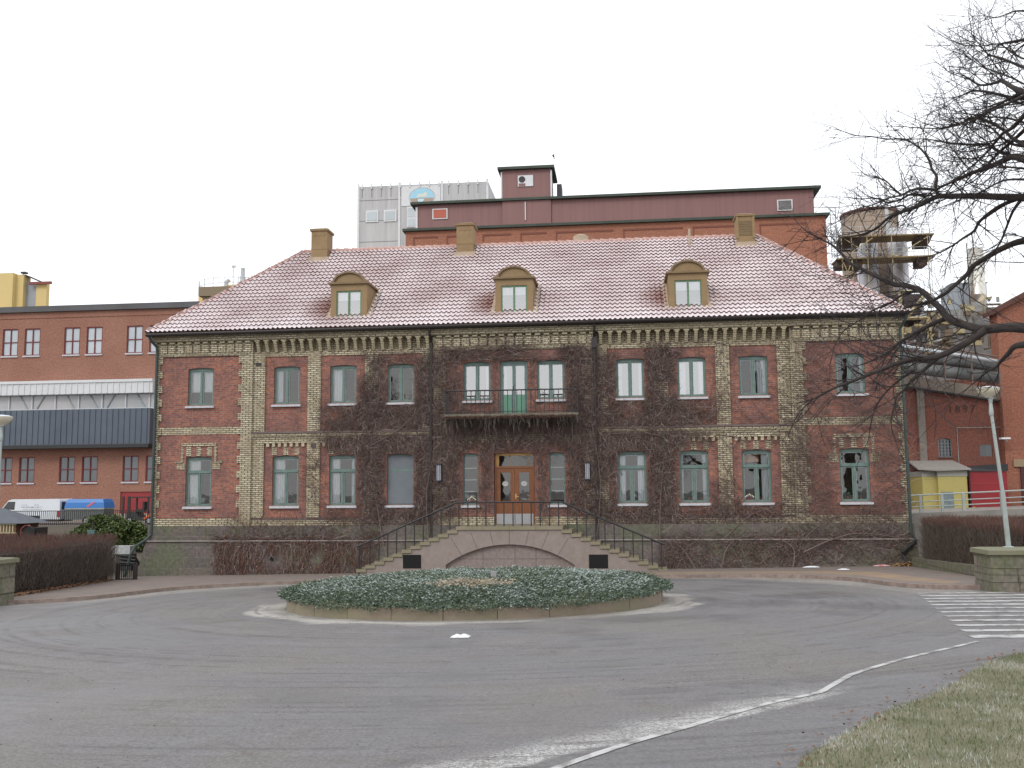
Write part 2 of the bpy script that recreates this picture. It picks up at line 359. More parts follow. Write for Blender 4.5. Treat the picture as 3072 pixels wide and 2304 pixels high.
for k in range(12):
    y = -12.3 - k * .80; x0 = 10.9 + (y + 12.22) * .1975; x1 = 12.9 + k * .35 if k < 4 else 15.5
    m2 = strip([(x0 + (x1 - x0) * i / 14, y + .02 * sin(i)) for i in range(15)], [.26, .30, .24, .32, .3, .22, .25, .24, .27, .24, .3, .42][k], 'z'); m.add(m2.v, m2.f)
m.build('zebra_crossing', PAINT, kind='structure')

# grass verge
GRASSB = mat('frosty_lawn_soil', (.13, .13, .07, 1), .95, col2=(.24, .22, .15, 1), vscale=1.6, bump=.6, bscale=60)
edge = catmull([(16, -21.2), (12.5, -21.8), (10.4, -22.3), (9.16, -23.07), (8.07, -24.58), (7.27, -25.91), (6.52, -26.95), (6.05, -27.73), (5.6, -28.49), (5.25, -29.21), (4.9, -30.5), (4.7, -33)], 6)
m = M(); prev = None
for p in edge:
    row = []
    for k in range(12):
        u = (k / 11) ** 1.3; x = p[0] + u * (24 - p[0]); y = p[1] + u * (-34 - p[1]) * .8
        row.append((x, y, gz(x, y) + .02 + .05 * min(1, u * 6) + .03 * noise.noise((x * .8, y * .8, 0))))
    if prev:
        for k in range(11): m.quad(prev[k], prev[k + 1], row[k + 1], row[k])
    prev = row
m.build('lawn', GRASSB, kind='structure')
GB = [mat('grass_a', (.13, .155, .07, 1), .8), mat('grass_b', (.27, .255, .175, 1), .8), mat('grass_c', (.42, .43, .39, 1), .8), mat('grass_d', (.085, .115, .045, 1), .8)]
m = M()
def inside_edge(x, y):
    for i in range(len(edge) - 1):
        a, b = edge[i], edge[i + 1]
        if (a[1] >= y >= b[1]):
            t = (a[1] - y) / max(1e-6, a[1] - b[1]); return x > a[0] + (b[0] - a[0]) * t + .02
    return False
cnt = 0
while cnt < 90000:
    x = rnd.uniform(4.8, 13); y = rnd.uniform(-31.2, -21.5)
    if not inside_edge(x, y): continue
    cnt += 1
    u = noise.noise((x * .9, y * .9, 3)) + .7 * noise.noise((x * 3.5, y * 3.5, 8)); z = gz(x, y) + .06 + .03 * noise.noise((x * .8, y * .8, 0))
    h = rnd.uniform(.006, .028); a = rnd.uniform(0, 2 * pi); ww = rnd.uniform(.002, .005); ln = rnd.uniform(0, .03)
    r = rnd.random() + u * .8
    mi = 0 if r < .3 else 3 if r < .42 else 1 if r < .85 else 2
    m.add([(x - cos(a) * ww, y - sin(a) * ww, z - .015), (x + cos(a) * ww, y + sin(a) * ww, z - .015), (x + sin(a) * ln, y + cos(a) * ln, z + h)], [(0, 1, 2)], mi)
m.build('grass', GB, kind='stuff', label='frosty short winter grass on the verge in the near right corner', cat='grass')
LEAFB = mat('dead_leaf', (.22, .11, .05, 1), .8, col2=(.12, .06, .035, 1), vscale=9)
def leaves(m, x, y, z, s, mi=0, n=1):
    for _ in range(n):
        a = rnd.uniform(0, 2 * pi); t = rnd.uniform(-.6, .6); u = Vector((cos(a), sin(a), t)) * s; v = Vector((-sin(a), cos(a), rnd.uniform(-.5, .5))) * s * .6
        p = Vector((x, y, z)); m.quad(p - u, p - v, p + u, p + v, mi)
m = M()
for i in range(420):
    t = rnd.random(); p = interp(edge, t * .85 + .1); x = p[0] + rnd.gauss(0, .13); y = p[1] + rnd.gauss(0, .13)
    leaves(m, x, y, gz(x, y) + .03, rnd.uniform(.012, .03))
for i in range(1500):
    t = rnd.random() ** .8; x = -12.5 - 1.55 * t + abs(rnd.gauss(0, .16)) - .1; y = -11.6 + 8.2 * t
    leaves(m, x, y, gz(x, y) + .12 + .05 * rnd.random(), rnd.uniform(.03, .055))
for i in range(200):
    x = rnd.uniform(-12, 13.5); y = -.62 - abs(rnd.gauss(0, .12)); leaves(m, x, y, gz(x, y) + .12, rnd.uniform(.02, .045))
m.build('fallen_leaves', LEAFB, kind='stuff', label='dry brown leaves fallen along the hedge foot, wall foot and lawn edge', cat='fallen leaves')
m = M()
for i in range(260):
    x = 13.75 + rnd.gauss(0, .22); y = -.95 + rnd.gauss(0, .13); leaves(m, x, y, gz(x, y) + .12 + abs(rnd.gauss(0, .05)), rnd.uniform(.03, .06))
m.build('leaf_heap', mat('orange_leaf', (.36, .19, .08, 1), .8, vary=.4, vscale=9), loc=(13.75, -.95, gz(13.75, -.95)), kind='stuff', label='heap of orange brown leaves under the right corner downpipe', cat='leaf heap')
STN = mat('loose_stone', (.05, .045, .042, 1), .9)
m = M()
for i in range(260):
    x = rnd.uniform(-7, 9); y = rnd.uniform(-31, -19); s = rnd.uniform(.003, .010); z = gz(x, y)
    m.add([(x - s, y, z), (x, y - s, z), (x + s, y, z), (x, y + s, z), (x, y, z + s * 1.2)], [(0, 1, 4), (1, 2, 4), (2, 3, 4), (3, 0, 4)])
m.build('loose_grit', STN, kind='stuff', label='scattered dark grit and pebbles on the asphalt', cat='grit')
# litter
def litter(name, x, y, sx, sy, h, mt, label, seed):
    m = M(); N = 9
    for j in range(N):
        for i in range(N):
            u = i / (N - 1) * 2 - 1; v = j / (N - 1) * 2 - 1; e = max(0, 1 - max(abs(u), abs(v)) ** 3)
            px = x + u * sx * (1 + .2 * noise.noise((u, v, seed))); py = y + v * sy * (1 + .25 * noise.noise((u * 2, v, seed + 4)))
            m.v.append((px, py, gz(px, py) + (.11 if y > -4 else .008) + e * h * (.35 + .65 * abs(noise.noise((u * 2.4, v * 2.4, seed)))) * 1.6))
    for j in range(N - 1):
        for i in range(N - 1): m.f.append((j * N + i, j * N + i + 1, (j + 1) * N + i + 1, (j + 1) * N + i)); m.m.append(0)
    return m.build(name, mt, loc=(x, y, gz(x, y)), label=label, cat='litter')
WHT = mat('crumpled_white_paper', (.72, .74, .76, 1), .7, vary=.15, vscale=20)
litter('crumpled_cloth', 1.36, -20.75, .15, .12, .05, WHT, 'white crumpled bag lying on the asphalt in front of the planter', 1)
litter('crumpled_paper', 10.5, -.98, .30, .10, .05, WHT, 'white crumpled paper at the wall foot right of the stairs', 2)
litter('paper_scrap', 11.2, -2.9, .2, .08, .04, WHT, 'small white paper scrap out on the right pavement', 3)
litter('red_wrapper', 12.95, -.75, .3, .1, .06, mat('red_plastic', (.5, .04, .05, 1), .5, col2=(.6, .5, .5, 1), vscale=6), 'red and white plastic wrappers at the wall foot near the leaf heap', 4)

# ------------------------------------------------------------------ the main house
house = thing('brick_house', (0, 0, -1.78), 'two-storey red and yellow brick house with a frosted hipped tile roof behind the round planter', 'house')
def facade(rects, x0, x1, z0, z1, base_y, base_mat, side_y=None):
    X = sorted(set([round(v, 4) for r in rects for v in r[:2]] + [x0, x1])); Z = sorted(set([round(v, 4) for r in rects for v in r[2:4]] + [z0, z1]))
    X = [v for v in X if x0 <= v <= x1]; Z = [v for v in Z if z0 <= v <= z1]
    nx, nz = len(X) - 1, len(Z) - 1; D = [[None] * nz for _ in range(nx)]
    for i in range(nx):
        for j in range(nz):
            cx = (X[i] + X[i + 1]) / 2; cz = (Z[j] + Z[j + 1]) / 2; d = (base_y, base_mat)
            for r in rects:
                if r[0] <= cx <= r[1] and r[2] <= cz <= r[3]: d = (r[4], r[5])
            D[i][j] = d
    m = M()
    for i in range(nx):
        for j in range(nz):
            y, mi = D[i][j]
            if mi is not None: m.quad((X[i], y, Z[j]), (X[i + 1], y, Z[j]), (X[i + 1], y, Z[j + 1]), (X[i], y, Z[j + 1]), mi)
            if i + 1 < nx:
                y2, m2 = D[i + 1][j]
                if abs(y2 - y) > 1e-5:
                    mm = mi if (y < y2 and mi is not None) else m2
                    if mm is None: mm = 0
                    x = X[i + 1]; m.quad((x, y, Z[j]), (x, y2, Z[j]), (x, y2, Z[j + 1]), (x, y, Z[j + 1]), mm)
            if j + 1 < nz:
                y2, m2 = D[i][j + 1]
                if abs(y2 - y) > 1e-5:
                    mm = mi if (y < y2 and mi is not None) else m2
                    if mm is None: mm = 0
                    z = Z[j + 1]; m.quad((X[i], y, z), (X[i + 1], y, z), (X[i + 1], y2, z), (X[i], y2, z), mm)
    return m
R_, Y_ = 0, 1
rects = []
cols = [4.37, 6.64, 8.89, 12.34]
def both(x0, x1, z0, z1, y, mi):
    rects.append((x0, x1, z0, z1, y, mi)); rects.append((-x1, -x0, z0, z1, y, mi))
# intermediate bays
both(3.1, 10.22, 6.6, 7.16, -.03, Y_)
both(3.12, 10.2, 6.73, 7.16, .05, Y_)
for a, b in ((9.75, 10.22), (7.52, 8.03), (5.26, 5.77), (3.1, 3.52)): both(a, b, 0, 6.66, -.075, Y_)
both(3.1, 10.22, 3.15, 3.34, -.085, Y_); both(3.1, 10.22, 3.34, 3.42, -.11, Y_); both(3.1, 10.22, 3.42, 3.52, -.15, Y_)
both(3.1, 10.22, 0, .2, -.09, Y_); both(3.1, 10.22, .2, .31, -.05, 3)
for (a, b) in ((8.03, 9.75), (5.77, 7.52), (3.52, 5.26)): both(a, b, 6.54, 6.6, -.05, Y_)
# end bays
both(10.22, 14.2, 0, 7.16, -.16, Y_); both(10.66, 14.02, .31, 6.6, -.10, R_); both(10.66, 14.02, 3.54, 3.83, -.12, Y_)
for k in range(-7, 4):
    z = 4.64 + .56 * k
    both(10.66, 10.79, z, z + .28, -.16, Y_); both(13.9, 14.02, z, z + .28, -.16, Y_)
# centre bay
rects.append((-3.1, 3.1, 0, 7.16, -.16, Y_)); rects.append((-2.6, 2.6, .31, 6.58, -.10, R_)); rects.append((-2.6, 2.6, 3.14, 3.34, -.13, Y_))
# window heads in yellow brick
for s in (-1, 1):
    for c in cols[:3]:
        for o in (-.45, 0, .45): rects.append((s * c + o - .1, s * c + o + .1, 2.69, 3.02, -.012, Y_))
    c = s * 12.34
    for o in (-.42, 0, .42): rects.append((c + o - .095, c + o + .095, 2.69, 3.05, -.115, Y_))
    rects.append((c - .70, c + .70, 3.09, 3.2, -.15, Y_)); 
    for q in (-1, 1):
        a, b = sorted((c + q * .63, c + q * .72)); rects.append((a, b, 2.5, 3.09, -.13, Y_))
        a, b = sorted((c + q * .56, c + q * .88)); rects.append((a, b, 2.19, 2.44, -.13, Y_)); 
        a, b = sorted((c + q * .62, c + q * .97)); rects.append((a, b, 2.44, 2.5, -.16, Y_))
OP = []
HW = .525
for s in (-1, 1):
    for c in cols: OP.append((s * c - HW, s * c + HW, 4.68, 6.15)); OP.append((s * c - HW, s * c + HW, .77, 2.68))
    OP.append((s * 1.40 - HW, s * 1.40 + HW, 4.68, 6.15))
OP.append((-.53, .53, 4.09, 6.17)); OP.append((-1.96, -1.37, .75, 2.67)); OP.append((1.30, 1.89, .75, 2.67)); OP.append((-.78, .76, .0, 2.68))
for a, b, c, d in OP: rects.append((a, b, c, d, .26, None))
m = facade(rects, -14.2, 14.2, 0, 7.16, 0, R_)
# arched heads: small brick spandrels filling the corners of each square opening
for (a, b, c, d) in OP:
    yf = -.10 if (abs((a + b) / 2) > 10.3 or abs((a + b) / 2) < 2.6) else 0.0
    cx = (a + b) / 2; hw = (b - a) / 2; rise = .042
    for s in (-1, 1):
        pts = [(cx + s * hw, d)] + [(cx + s * hw * k / 6, d - rise * (k / 6) ** 2) for k in range(6, -1, -1)]
        if s < 0: pts = pts[::-1]
        m.prism(pts[::-1] if s > 0 else pts[::-1], yf + .004, .26, R_)
    # room behind
    x0, x1, z0, z1 = a - .25, b + .25, c - .1, d + .1
    y0, y1 = .262, 1.9
    m.quad((x0, y1, z0), (x1, y1, z0), (x1, y1, z1), (x0, y1, z1), 2); m.quad((x0, y0, z0), (x0, y1, z0), (x0, y1, z1), (x0, y0, z1), 2)
    m.quad((x1, y0, z0), (x1, y0, z1), (x1, y1, z1), (x1, y1, z0), 2); m.quad((x0, y0, z0), (x1, y0, z0), (x1, y1, z0), (x0, y1, z0), 2); m.quad((x0, y0, z1), (x0, y1, z1), (x1, y1, z1), (x1, y0, z1), 2)
# side and back walls, string course capping
for s in (-1, 1):
    m.quad((s * 14.2, -.16, 0), (s * 14.2, 9.3, 0), (s * 14.2, 9.3, 7.16), (s * 14.2, -.16, 7.16), Y_)
    a, b = sorted((s * 3.12, s * 10.2)); m.prismx([(-.19, 3.525), (-.19, 3.545), (-.078, 3.62), (-.078, 3.525)], a, b, 3)
m.quad((-14.2, 9.3, 0), (14.2, 9.3, 0), (14.2, 9.3, 7.16), (-14.2, 9.3, 7.16), R_)
# cornice
m.box(-14.26, 14.26, -.33, 9.45, 7.18, 7.42, 1); m.box(-14.30, 14.30, -.37, 9.5, 7.32, 7.40, 1)
# deep stepped corbels in the intermediate bays
for s in (-1, 1):
    for k in range(20):
        x = s * (3.30 + .353 * k)
        for q in range(7):
            z1 = 7.10 - q * .057; yy = -.31 + q * .036
            m.box(x - .058, x + .058, yy, .045, z1 - .042, z1 - .0, 4)
        m.box(x - .10, x + .10, -.318, .045, 7.112, 7.165, 4)
# shallow corbel table of end and centre bays
for (a, b) in ((-14.0, -10.3), (-3.0, 3.0), (10.3, 14.0)):
    k = 0; x = a + .16
    while x < b:
        m.box(x - .14, x + .12, -.215, -.1, 6.73, 7.05, 1); m.box(x - .09, x + .11, -.28, -.1, 7.10, 7.16, 4)
        x += .342
    m.box(a + .05, b - .05, -.186, -.1, 6.64, 6.72, 1)
# dentils below the string course
for s in (-1, 1):
    for (a, b) in ((8.03, 9.75), (5.77, 7.52), (3.52, 5.26)):
        for k in range(7):
            x = s * (a + .16 + k * (b - a - .32) / 6); m.box(x - .055, x + .055, -.09, .0, 3.02, 3.149, 4)
for k in range(20):
    x = -2.42 + k * .248; m.box(x - .05, x + .05, -.16, -.09, 3.05, 3.139, 4)
m.box(-.9, -.4, .3, .31, 0, .01, 2)
CAPST = mat('weathered_capping', (.13, .095, .085, 1), .8, vary=.3)
WALLO = m.build('wall', [RED, YEL, INT, CAPST, mat('pale_corbel_brick', (.54, .48, .33, 1), .9, col2=(.34, .285, .19, 1), vscale=5)], house)

# granite plinth
m = M()
def gfront(z): return
m.box(-14.27, 14.27, -.24, 9.3, -.55, -.004)
nseg = 30
for i in range(nseg):
    x0 = -14.3 + 28.6 * i / nseg; x1 = -14.3 + 28.6 * (i + 1) / nseg
    e0 = -.34 if i == 0 else 0; e1 = .1 if i == nseg - 1 else 0
    m.add([(x0 + e0, -.62, -2.5), (x1 + e1, -.62, -2.5), (x1, -.33, -.552), (x0, -.33, -.552), (x0, .5, -.552), (x1, .5, -.552)], [(0, 1, 2, 3), (3, 2, 5, 4)])
m.add([(-14.64, -.62, -2.5), (-14.3, -.33, -.552), (-14.3, 9.4, -.552), (-14.64, 9.6, -2.5)], [(0, 1, 2, 3)])
m.add([(14.4, -.62, -2.5), (14.3, -.33, -.552), (14.3, 9.4, -.552), (14.4, 9.6, -2.5)], [(3, 2, 1, 0)])
pl = m.build('plinth', GRAN, house)
m = M(); m.box(-14.33, 14.33, -.40, -.235, -.575, -.538); m.build('plinth_ledge', mat('pale_ledge_stone', (.30, .27, .25, 1), .9, vary=.35, vscale=2), house)
m = M(); m.tube([(-9.2, -.50, -1.22), (-9.2, -.40, -1.22)], .07, 12); m.build('drain_hole', VENT, house)

m = M(); m.tube([(-7.77, -.075, 3.05), (-7.77, -.10, 3.05)], .11, 14)
for k in range(4): m.box(-7.86, -7.68, -.112, -.101, 2.985 + k * .035, 3.0 + k * .035)
m.build('round_vent', CAPST, house)
m = M(); m.box(-10.14, -9.9, -.085, -.0755, 6.18, 6.3); m.build('vent_brick', GUT, house)

# windows
def curtain_mesh(m, x0, x1, z0, z1, y, amp=.02, n=14):
    for i in range(n):
        a = x0 + (x1 - x0) * i / n; b = x0 + (x1 - x0) * (i + 1) / n
        ya = y + amp * sin(i * 2.1 + x0); yb = y + amp * sin((i + 1) * 2.1 + x0)
        m.quad((a, ya, z0), (b, yb, z0), (b, yb, z1), (a, ya, z1))
def window(cx, z0, z1, kind, curt=(), glass=None, hw=HW, yb=0.0, fr=GREEN, sill=True, mull=True, sillm=SILL, label=None):
    yf = yb + .10; f = .05; m = M(); x0, x1 = cx - hw, cx + hw
    m.box(x0, x0 + f, yf, yf + .08, z0, z1 - .01); m.box(x1 - f, x1, yf, yf + .08, z0, z1 - .01)
    m.box(x0 + f, x1 - f, yf, yf + .08, z0, z0 + f); m.box(x0 + f, x1 - f, yf, yf + .08, z1 - .12, z1 - .01)
    g = []
    zt = z1 - .12
    if kind == 'upper':
        spans = [(z0 + f, zt, mull)]
    elif kind == 'lower':
        tr = z1 - .60; m.box(x0 + f, x1 - f, yf - .025, yf + .08, tr - .05, tr + .03); spans = [(z0 + f, tr - .05, True), (tr + .03, zt, False)]
    elif kind == 'narrow':
        spans = []; q = (zt - z0 - f) / 4
        for k in range(4):
            spans.append((z0 + f + q * k + (.012 if k else 0), z0 + f + q * (k + 1) - (.012 if k < 3 else 0), False))
            if k: m.box(x0 + f, x1 - f, yf + .02, yf + .06, z0 + f + q * k - .012, z0 + f + q * k + .012, 1)
    c = .036
    for (a, b, mu) in spans:
        parts = [(x0 + f, cx - .03), (cx + .03, x1 - f)] if mu else [(x0 + f, x1 - f)]
        if mu: m.box(cx - .03, cx + .03, yf - .012, yf + .08, a, b)
        for (p, q) in parts:
            if kind == 'narrow': g.append((p, q, a, b)); continue
            # casement sash, thin light inner bead
            m.box(p, p + c, yf + .02, yf + .065, a, b); m.box(q - c, q, yf + .02, yf + .065, a, b); m.box(p + c, q - c, yf + .02, yf + .065, a, a + c); m.box(p + c, q - c, yf + .02, yf + .065, b - c, b)
            e = .008
            m.box(p + c, p + c + e, yf + .018, yf + .04, a + c, b - c, 1); m.box(q - c - e, q - c, yf + .018, yf + .04, a + c, b - c, 1); m.box(p + c + e, q - c - e, yf + .018, yf + .04, b - c - e, b - c, 1)
            g.append((p + c, q - c, a + c, b - c))
    W = m.build('window', [fr, mat_bead], house)
    if label: W['label'] = label
    m = M()
    for (p, q, a, b) in g: m.quad((p, yf + .045, a), (q, yf + .045, a), (q, yf + .045, b), (p, yf + .045, b))
    m.build('pane', glass or GLASS, W)
    if sill:
        m = M(); m.prismx([(yb - .11, z0 - .11), (yf + .0, z0 - .11), (yf + .0, z0 - .004), (yb - .11, z0 - .035)], x0 - .06, x1 + .06); m.build('sill', sillm, W)
    if curt:
        m = M()
        for (u0, u1, v0, v1) in curt: curtain_mesh(m, x0 + u0 * 2 * hw, x0 + u1 * 2 * hw, z0 + v0 * (z1 - z0), z0 + v1 * (z1 - z0), yf + .115)
        m.build('curtain', CURT, W)
    return W
mat_bead = mat('light_bead', (.36, .42, .40, 1), .5)
both_c = [(0.02, .34, 0, 1), (.72, .98, 0, 1)]
U = {-12.34: [(.02, .98, .36, .97)], -8.89: [(.04, .3, .05, 1), (.88, .97, 0, 1)], -6.64: [(.03, .45, 0, 1)], -4.37: [], 4.37: [(.03, .22, 0, 1), (.8, .97, 0, 1)], 6.64: [(.03, .3, .0, 1), (.75, .97, 0, 1)], 8.89: [(.0, .1, 0, 1), (.64, .97, 0, 1)], 12.34: [(0.85, 1, .0, 1)], -1.40: [(.8, .97, 0, 1)], 1.40: [(.86, .97, 0, 1)]}
for cx, cu in U.items():
    central = abs(cx) < 4.5
    yb = -.10 if (abs(cx) > 10.3 or abs(cx) < 2.6) else 0
    window(cx, 4.68, 6.15, 'upper', cu, GLASSR if abs(cx) < 2 or cx in (4.37, 6.64) else GLASS, yb=yb)
Lw = {-12.34: [(.08, .5, 0, 1)], -8.89: [(.04, .42, 0, 1), (.88, .98, 0, 1)], -6.64: [(.04, .36, 0, 1), (.8, .97, 0, 1)], -4.37: [], 4.37: [(.03, .28, 0, 1), (.7, .97, 0, 1)], 6.64: [(.03, .14, 0, 1), (.8, .97, 0, 1)], 8.89: [(.03, .1, 0, 1), (.68, .92, 0, 1)], 12.34: [(.9, 1, 0, 1)]}
for cx, cu in Lw.items():
    yb = -.10 if abs(cx) > 10.3 else 0
    W_ = window(cx, .77, 2.68, 'lower', cu, yb=yb, label='green framed window screened with a dark grey blind' if cx == -4.37 else None)
    if cx == -4.37: b_ = M(); b_.box(cx - .5, cx + .5, .08, .09, .80, 2.62); b_.build('blind', BLIND, W_)
window(-1.665, .75, 2.67, 'narrow', (), hw=.295, yb=-.10); window(1.595, .75, 2.67, 'narrow', (), hw=.295, yb=-.10)
# plain orange panel in one ground floor transom, its colour standing for lamplight
m = M(); m.box(8.50, 9.05, .42, .47, 2.24, 2.58); m.build('lamp_glow_panel', mat('orange_lamp_glow', (.62, .26, .1, 1), .8), house)

# balcony door
m = M(); x0, x1, y = -.53, .53, .0
m.box(x0, x0 + .07, y, y + .08, 4.09, 6.16); m.box(x1 - .07, x1, y, y + .08, 4.09, 6.16); m.box(x0 + .07, x1 - .07, y, y + .08, 6.04, 6.16)
for (a, b) in ((x0 + .07, -.005), (.005, x1 - .07)):
    m.box(a, a + .06, y + .01, y + .06, 4.1, 6.04); m.box(b - .06, b, y + .01, y + .06, 4.1, 6.04); m.box(a + .06, b - .06, y + .01, y + .06, 5.97, 6.04)
bd = m.build('balcony_door', GREEN, house)
m = M()
for (a, b) in ((x0 + .13, -.065), (.065, x1 - .13)): m.box(a, b, y + .015, y + .055, 4.1, 4.86); 
m.build('door_panel', GREEND, bd)
m = M()
for (a, b) in ((x0 + .13, -.065), (.065, x1 - .13)): m.quad((a, y + .035, 4.86), (b, y + .035, 4.86), (b, y + .035, 5.97), (a, y + .035, 5.97))
m.build('pane', GLASSR, bd)
m = M(); curtain_mesh(m, -.45, -.3, 4.2, 6.0, .25); m.build('curtain', CURT, bd)
m = M(); m.box(-.035, -.02, -.03, .01, 5.05, 5.2); m.build('handle', BLACK, bd)

# entrance door
m = M(); x0, x1, y = -.76, .745, .02
m.box(x0, x0 + .05, y - .03, y + .1, 0, 2.66); m.box(x1 - .05, x1, y - .03, y + .1, 0, 2.66); m.box(x0 + .05, x1 - .05, y - .03, y + .1, 2.10, 2.17)
for (a, b) in ((x0 + .05, -.012), (-.004, x1 - .05)):
    m.box(a, a + .16, y, y + .06, .02, 2.10); m.box(b - .16, b, y, y + .06, .02, 2.10); m.box(a + .16, b - .16, y, y + .06, 1.94, 2.10); m.box(a + .16, b - .16, y, y + .06, .02, .88)
ed = m.build('entrance_door', WOOD, house)
m = M(); m.box(x0 + .05, x1 - .05, y - .02, y + .08, 2.57, 2.66); m.box(x0 + .05, x0 + .16, y, y + .08, 2.17, 2.57)
for k in (.4, .62, .84): m.box(x0 + k * 1.5, x0 + k * 1.5 + .012, y + .03, y + .05, 2.17, 2.57)
m.build('transom_frame', WOODY, ed)
m = M(); m.quad((x0 + .16, y + .05, 2.17), (x1 - .05, y + .05, 2.17), (x1 - .05, y + .05, 2.57), (x0 + .16, y + .05, 2.57))
for (a, b) in ((x0 + .21, -.172), (.156, x1 - .21)): m.quad((a, y + .03, .88), (b, y + .03, .88), (b, y + .03, 1.94), (a, y + .03, 1.94))
m.build('pane', GLASS, ed)
m = M()
for (a, b) in ((x0 + .06, -.02), (.004, x1 - .06)): m.box(a, b, y - .008, y - .0005, .02, .40)
m.build('kick_plate', STEEL, ed)
OVG = mat('frosted_oval', (.42, .42, .40, 1), .6)
for cx in (-.37, .345):
    m = M(); n = 20
    vs = [(cx + .115 * cos(2 * pi * k / n), y + .026, 1.52 + .09 * sin(2 * pi * k / n)) for k in range(n)]; m.add(vs, [tuple(range(n))])
    for k in range(7): a = cx - .06 + k * .02; m.box(a, a + .009, y + .0235, y + .0255, 1.515, 1.537, 1)
    m.build('oval_emblem', [OVG, mat('emblem_grey', (.15, .15, .15, 1), .7)], ed)
m = M(); m.tube([(.03, y - .07, 1.03), (.03, y + .0, 1.03)], .012, 8); m.tube([(.03, y - .06, 1.03), (.14, y - .06, 1.03)], .012, 8); m.box(.0, .06, y - .006, y, .96, 1.14)
m.build('handle', mat('brass', (.5, .35, .15, 1), .35, .9), ed)
m = M(); m.box(-.8, .78, -.14, .02, -.0, .012); m.build('door_step', TREAD, house)

# lanterns
for cx in (-2.84, 2.73):
    m = M(); m.box(cx - .10, cx + .10, -.36, -.17, 2.24, 2.29); m.box(cx - .09, cx + .09, -.35, -.17, 1.62, 1.66)
    for dx in (-.085, -.03, .03, .085):
        m.box(cx + dx - .008, cx + dx + .008, -.352, -.338, 1.66, 2.24)
    m.box(cx - .06, cx + .06, -.17, -.155, 1.7, 2.2)
    l = m.build('wall_lantern', BLACK, house)
    m = M(); m.box(cx - .078, cx + .078, -.335, -.19, 1.665, 2.235); m.build('shade', mat('opal_glass', (.42, .44, .5, 1), .3, vary=.1), l)

# balcony
m = M(); m.box(-2.5, 2.46, -1.02, -.165, 3.99, 4.085)
for x in (-1.9, 0, 1.9): m.prismx([(-.17, 3.6), (-.17, 3.985), (-.85, 3.985)], x - .05, x + .05)
bal = m.build('balcony', mat('old_concrete', (.16, .145, .11, 1), .9, vary=.4, vscale=4), house)
m = M(); y = -.99
m.tube([(-2.47, -.17, 4.93), (-2.47, y, 4.95), (2.43, y, 4.95), (2.43, -.17, 4.93)], .028, 6); m.tube([(-2.47, y, 4.16), (2.43, y, 4.16)], .012, 6)
m.build('railing', BLACK, bal)
base = M(); base.box(-.012, .012, -.012, .012, 0, .86); bo = None
def copies(mesh_m, name, mt, parent, pts):
    first = None
    for p in pts:
        if first is None:
            o0 = WORLDLOC[parent.name]; mm = M(); mm.v = [(a + o0.x, b + o0.y, c + o0.z) for a, b, c in mesh_m.v]; mm.f = mesh_m.f; mm.m = mesh_m.m
            o = mm.build(name, mt, parent); first = o
        else:
            o = first.copy(); C.objects.link(o); o.parent = parent
        o.location = Vector(p) - WORLDLOC[parent.name]
copies(base, 'baluster', BLACK, bal, [(-2.35 + k * .1705, y, 4.085) for k in range(28)] + [(-2.47, y + .17 * k, 4.085) for k in range(5)] + [(2.43, y + .17 * k, 4.085) for k in range(5)])

# staircase
m = M(); YS = -1.7; NT = 12; TR = .333; RI = .137
XL, XR = -1.93, 1.86
def prof(s):
    pts = []
    x = XR if s > 0 else XL
    z = -.13
    return x
gb = -2.1
# front wall with an arched recess
nA = 24; ax0, ax1 = -2.33, 2.27; acx = (ax0 + ax1) / 2; half = (ax1 - ax0) / 2; rise = .72
def arcz(x): # crown -.64, springing about -1.37
    Rr = (half * half + rise * rise) / (2 * rise); return -.64 - Rr + sqrt(max(0, Rr * Rr - (x - acx) ** 2))
def topz(x):
    if XL <= x <= XR: return -.13
    d = (XL - x) if x < XL else (x - XR)
    return -.13 - RI * (floor(d / TR) + 1)
bx = [XL - TR * k for k in range(11, -1, -1)] + [XR + TR * k for k in range(0, 12)]
xsn = sorted(set([round(v, 4) for v in bx + [ax0 + (ax1 - ax0) * k / nA for k in range(nA + 1)]]))
for a, b in zip(xsn, xsn[1:]):
    mid_ = (a + b) / 2; zt = topz(mid_)
    if ax0 < mid_ < ax1:
        m.quad((a, YS, arcz(a)), (b, YS, arcz(b)), (b, YS, zt), (a, YS, zt)); m.quad((a, YS, arcz(a)), (a, YS + .16, arcz(a)), (b, YS + .16, arcz(b)), (b, YS, arcz(b)))
        m.quad((a, YS + .16, gb), (b, YS + .16, gb), (b, YS + .16, arcz(b)), (a, YS + .16, arcz(a)), 1)
    else: m.quad((a, YS, gb), (b, YS, gb), (b, YS, zt), (a, YS, zt))
m.quad((ax0, YS, gb), (ax0, YS + .16, gb), (ax0, YS + .16, arcz(ax0)), (ax0, YS, arcz(ax0))); m.quad((ax1, YS, gb), (ax1, YS + .16, gb), (ax1, YS + .16, arcz(ax1)), (ax1, YS, arcz(ax1)))
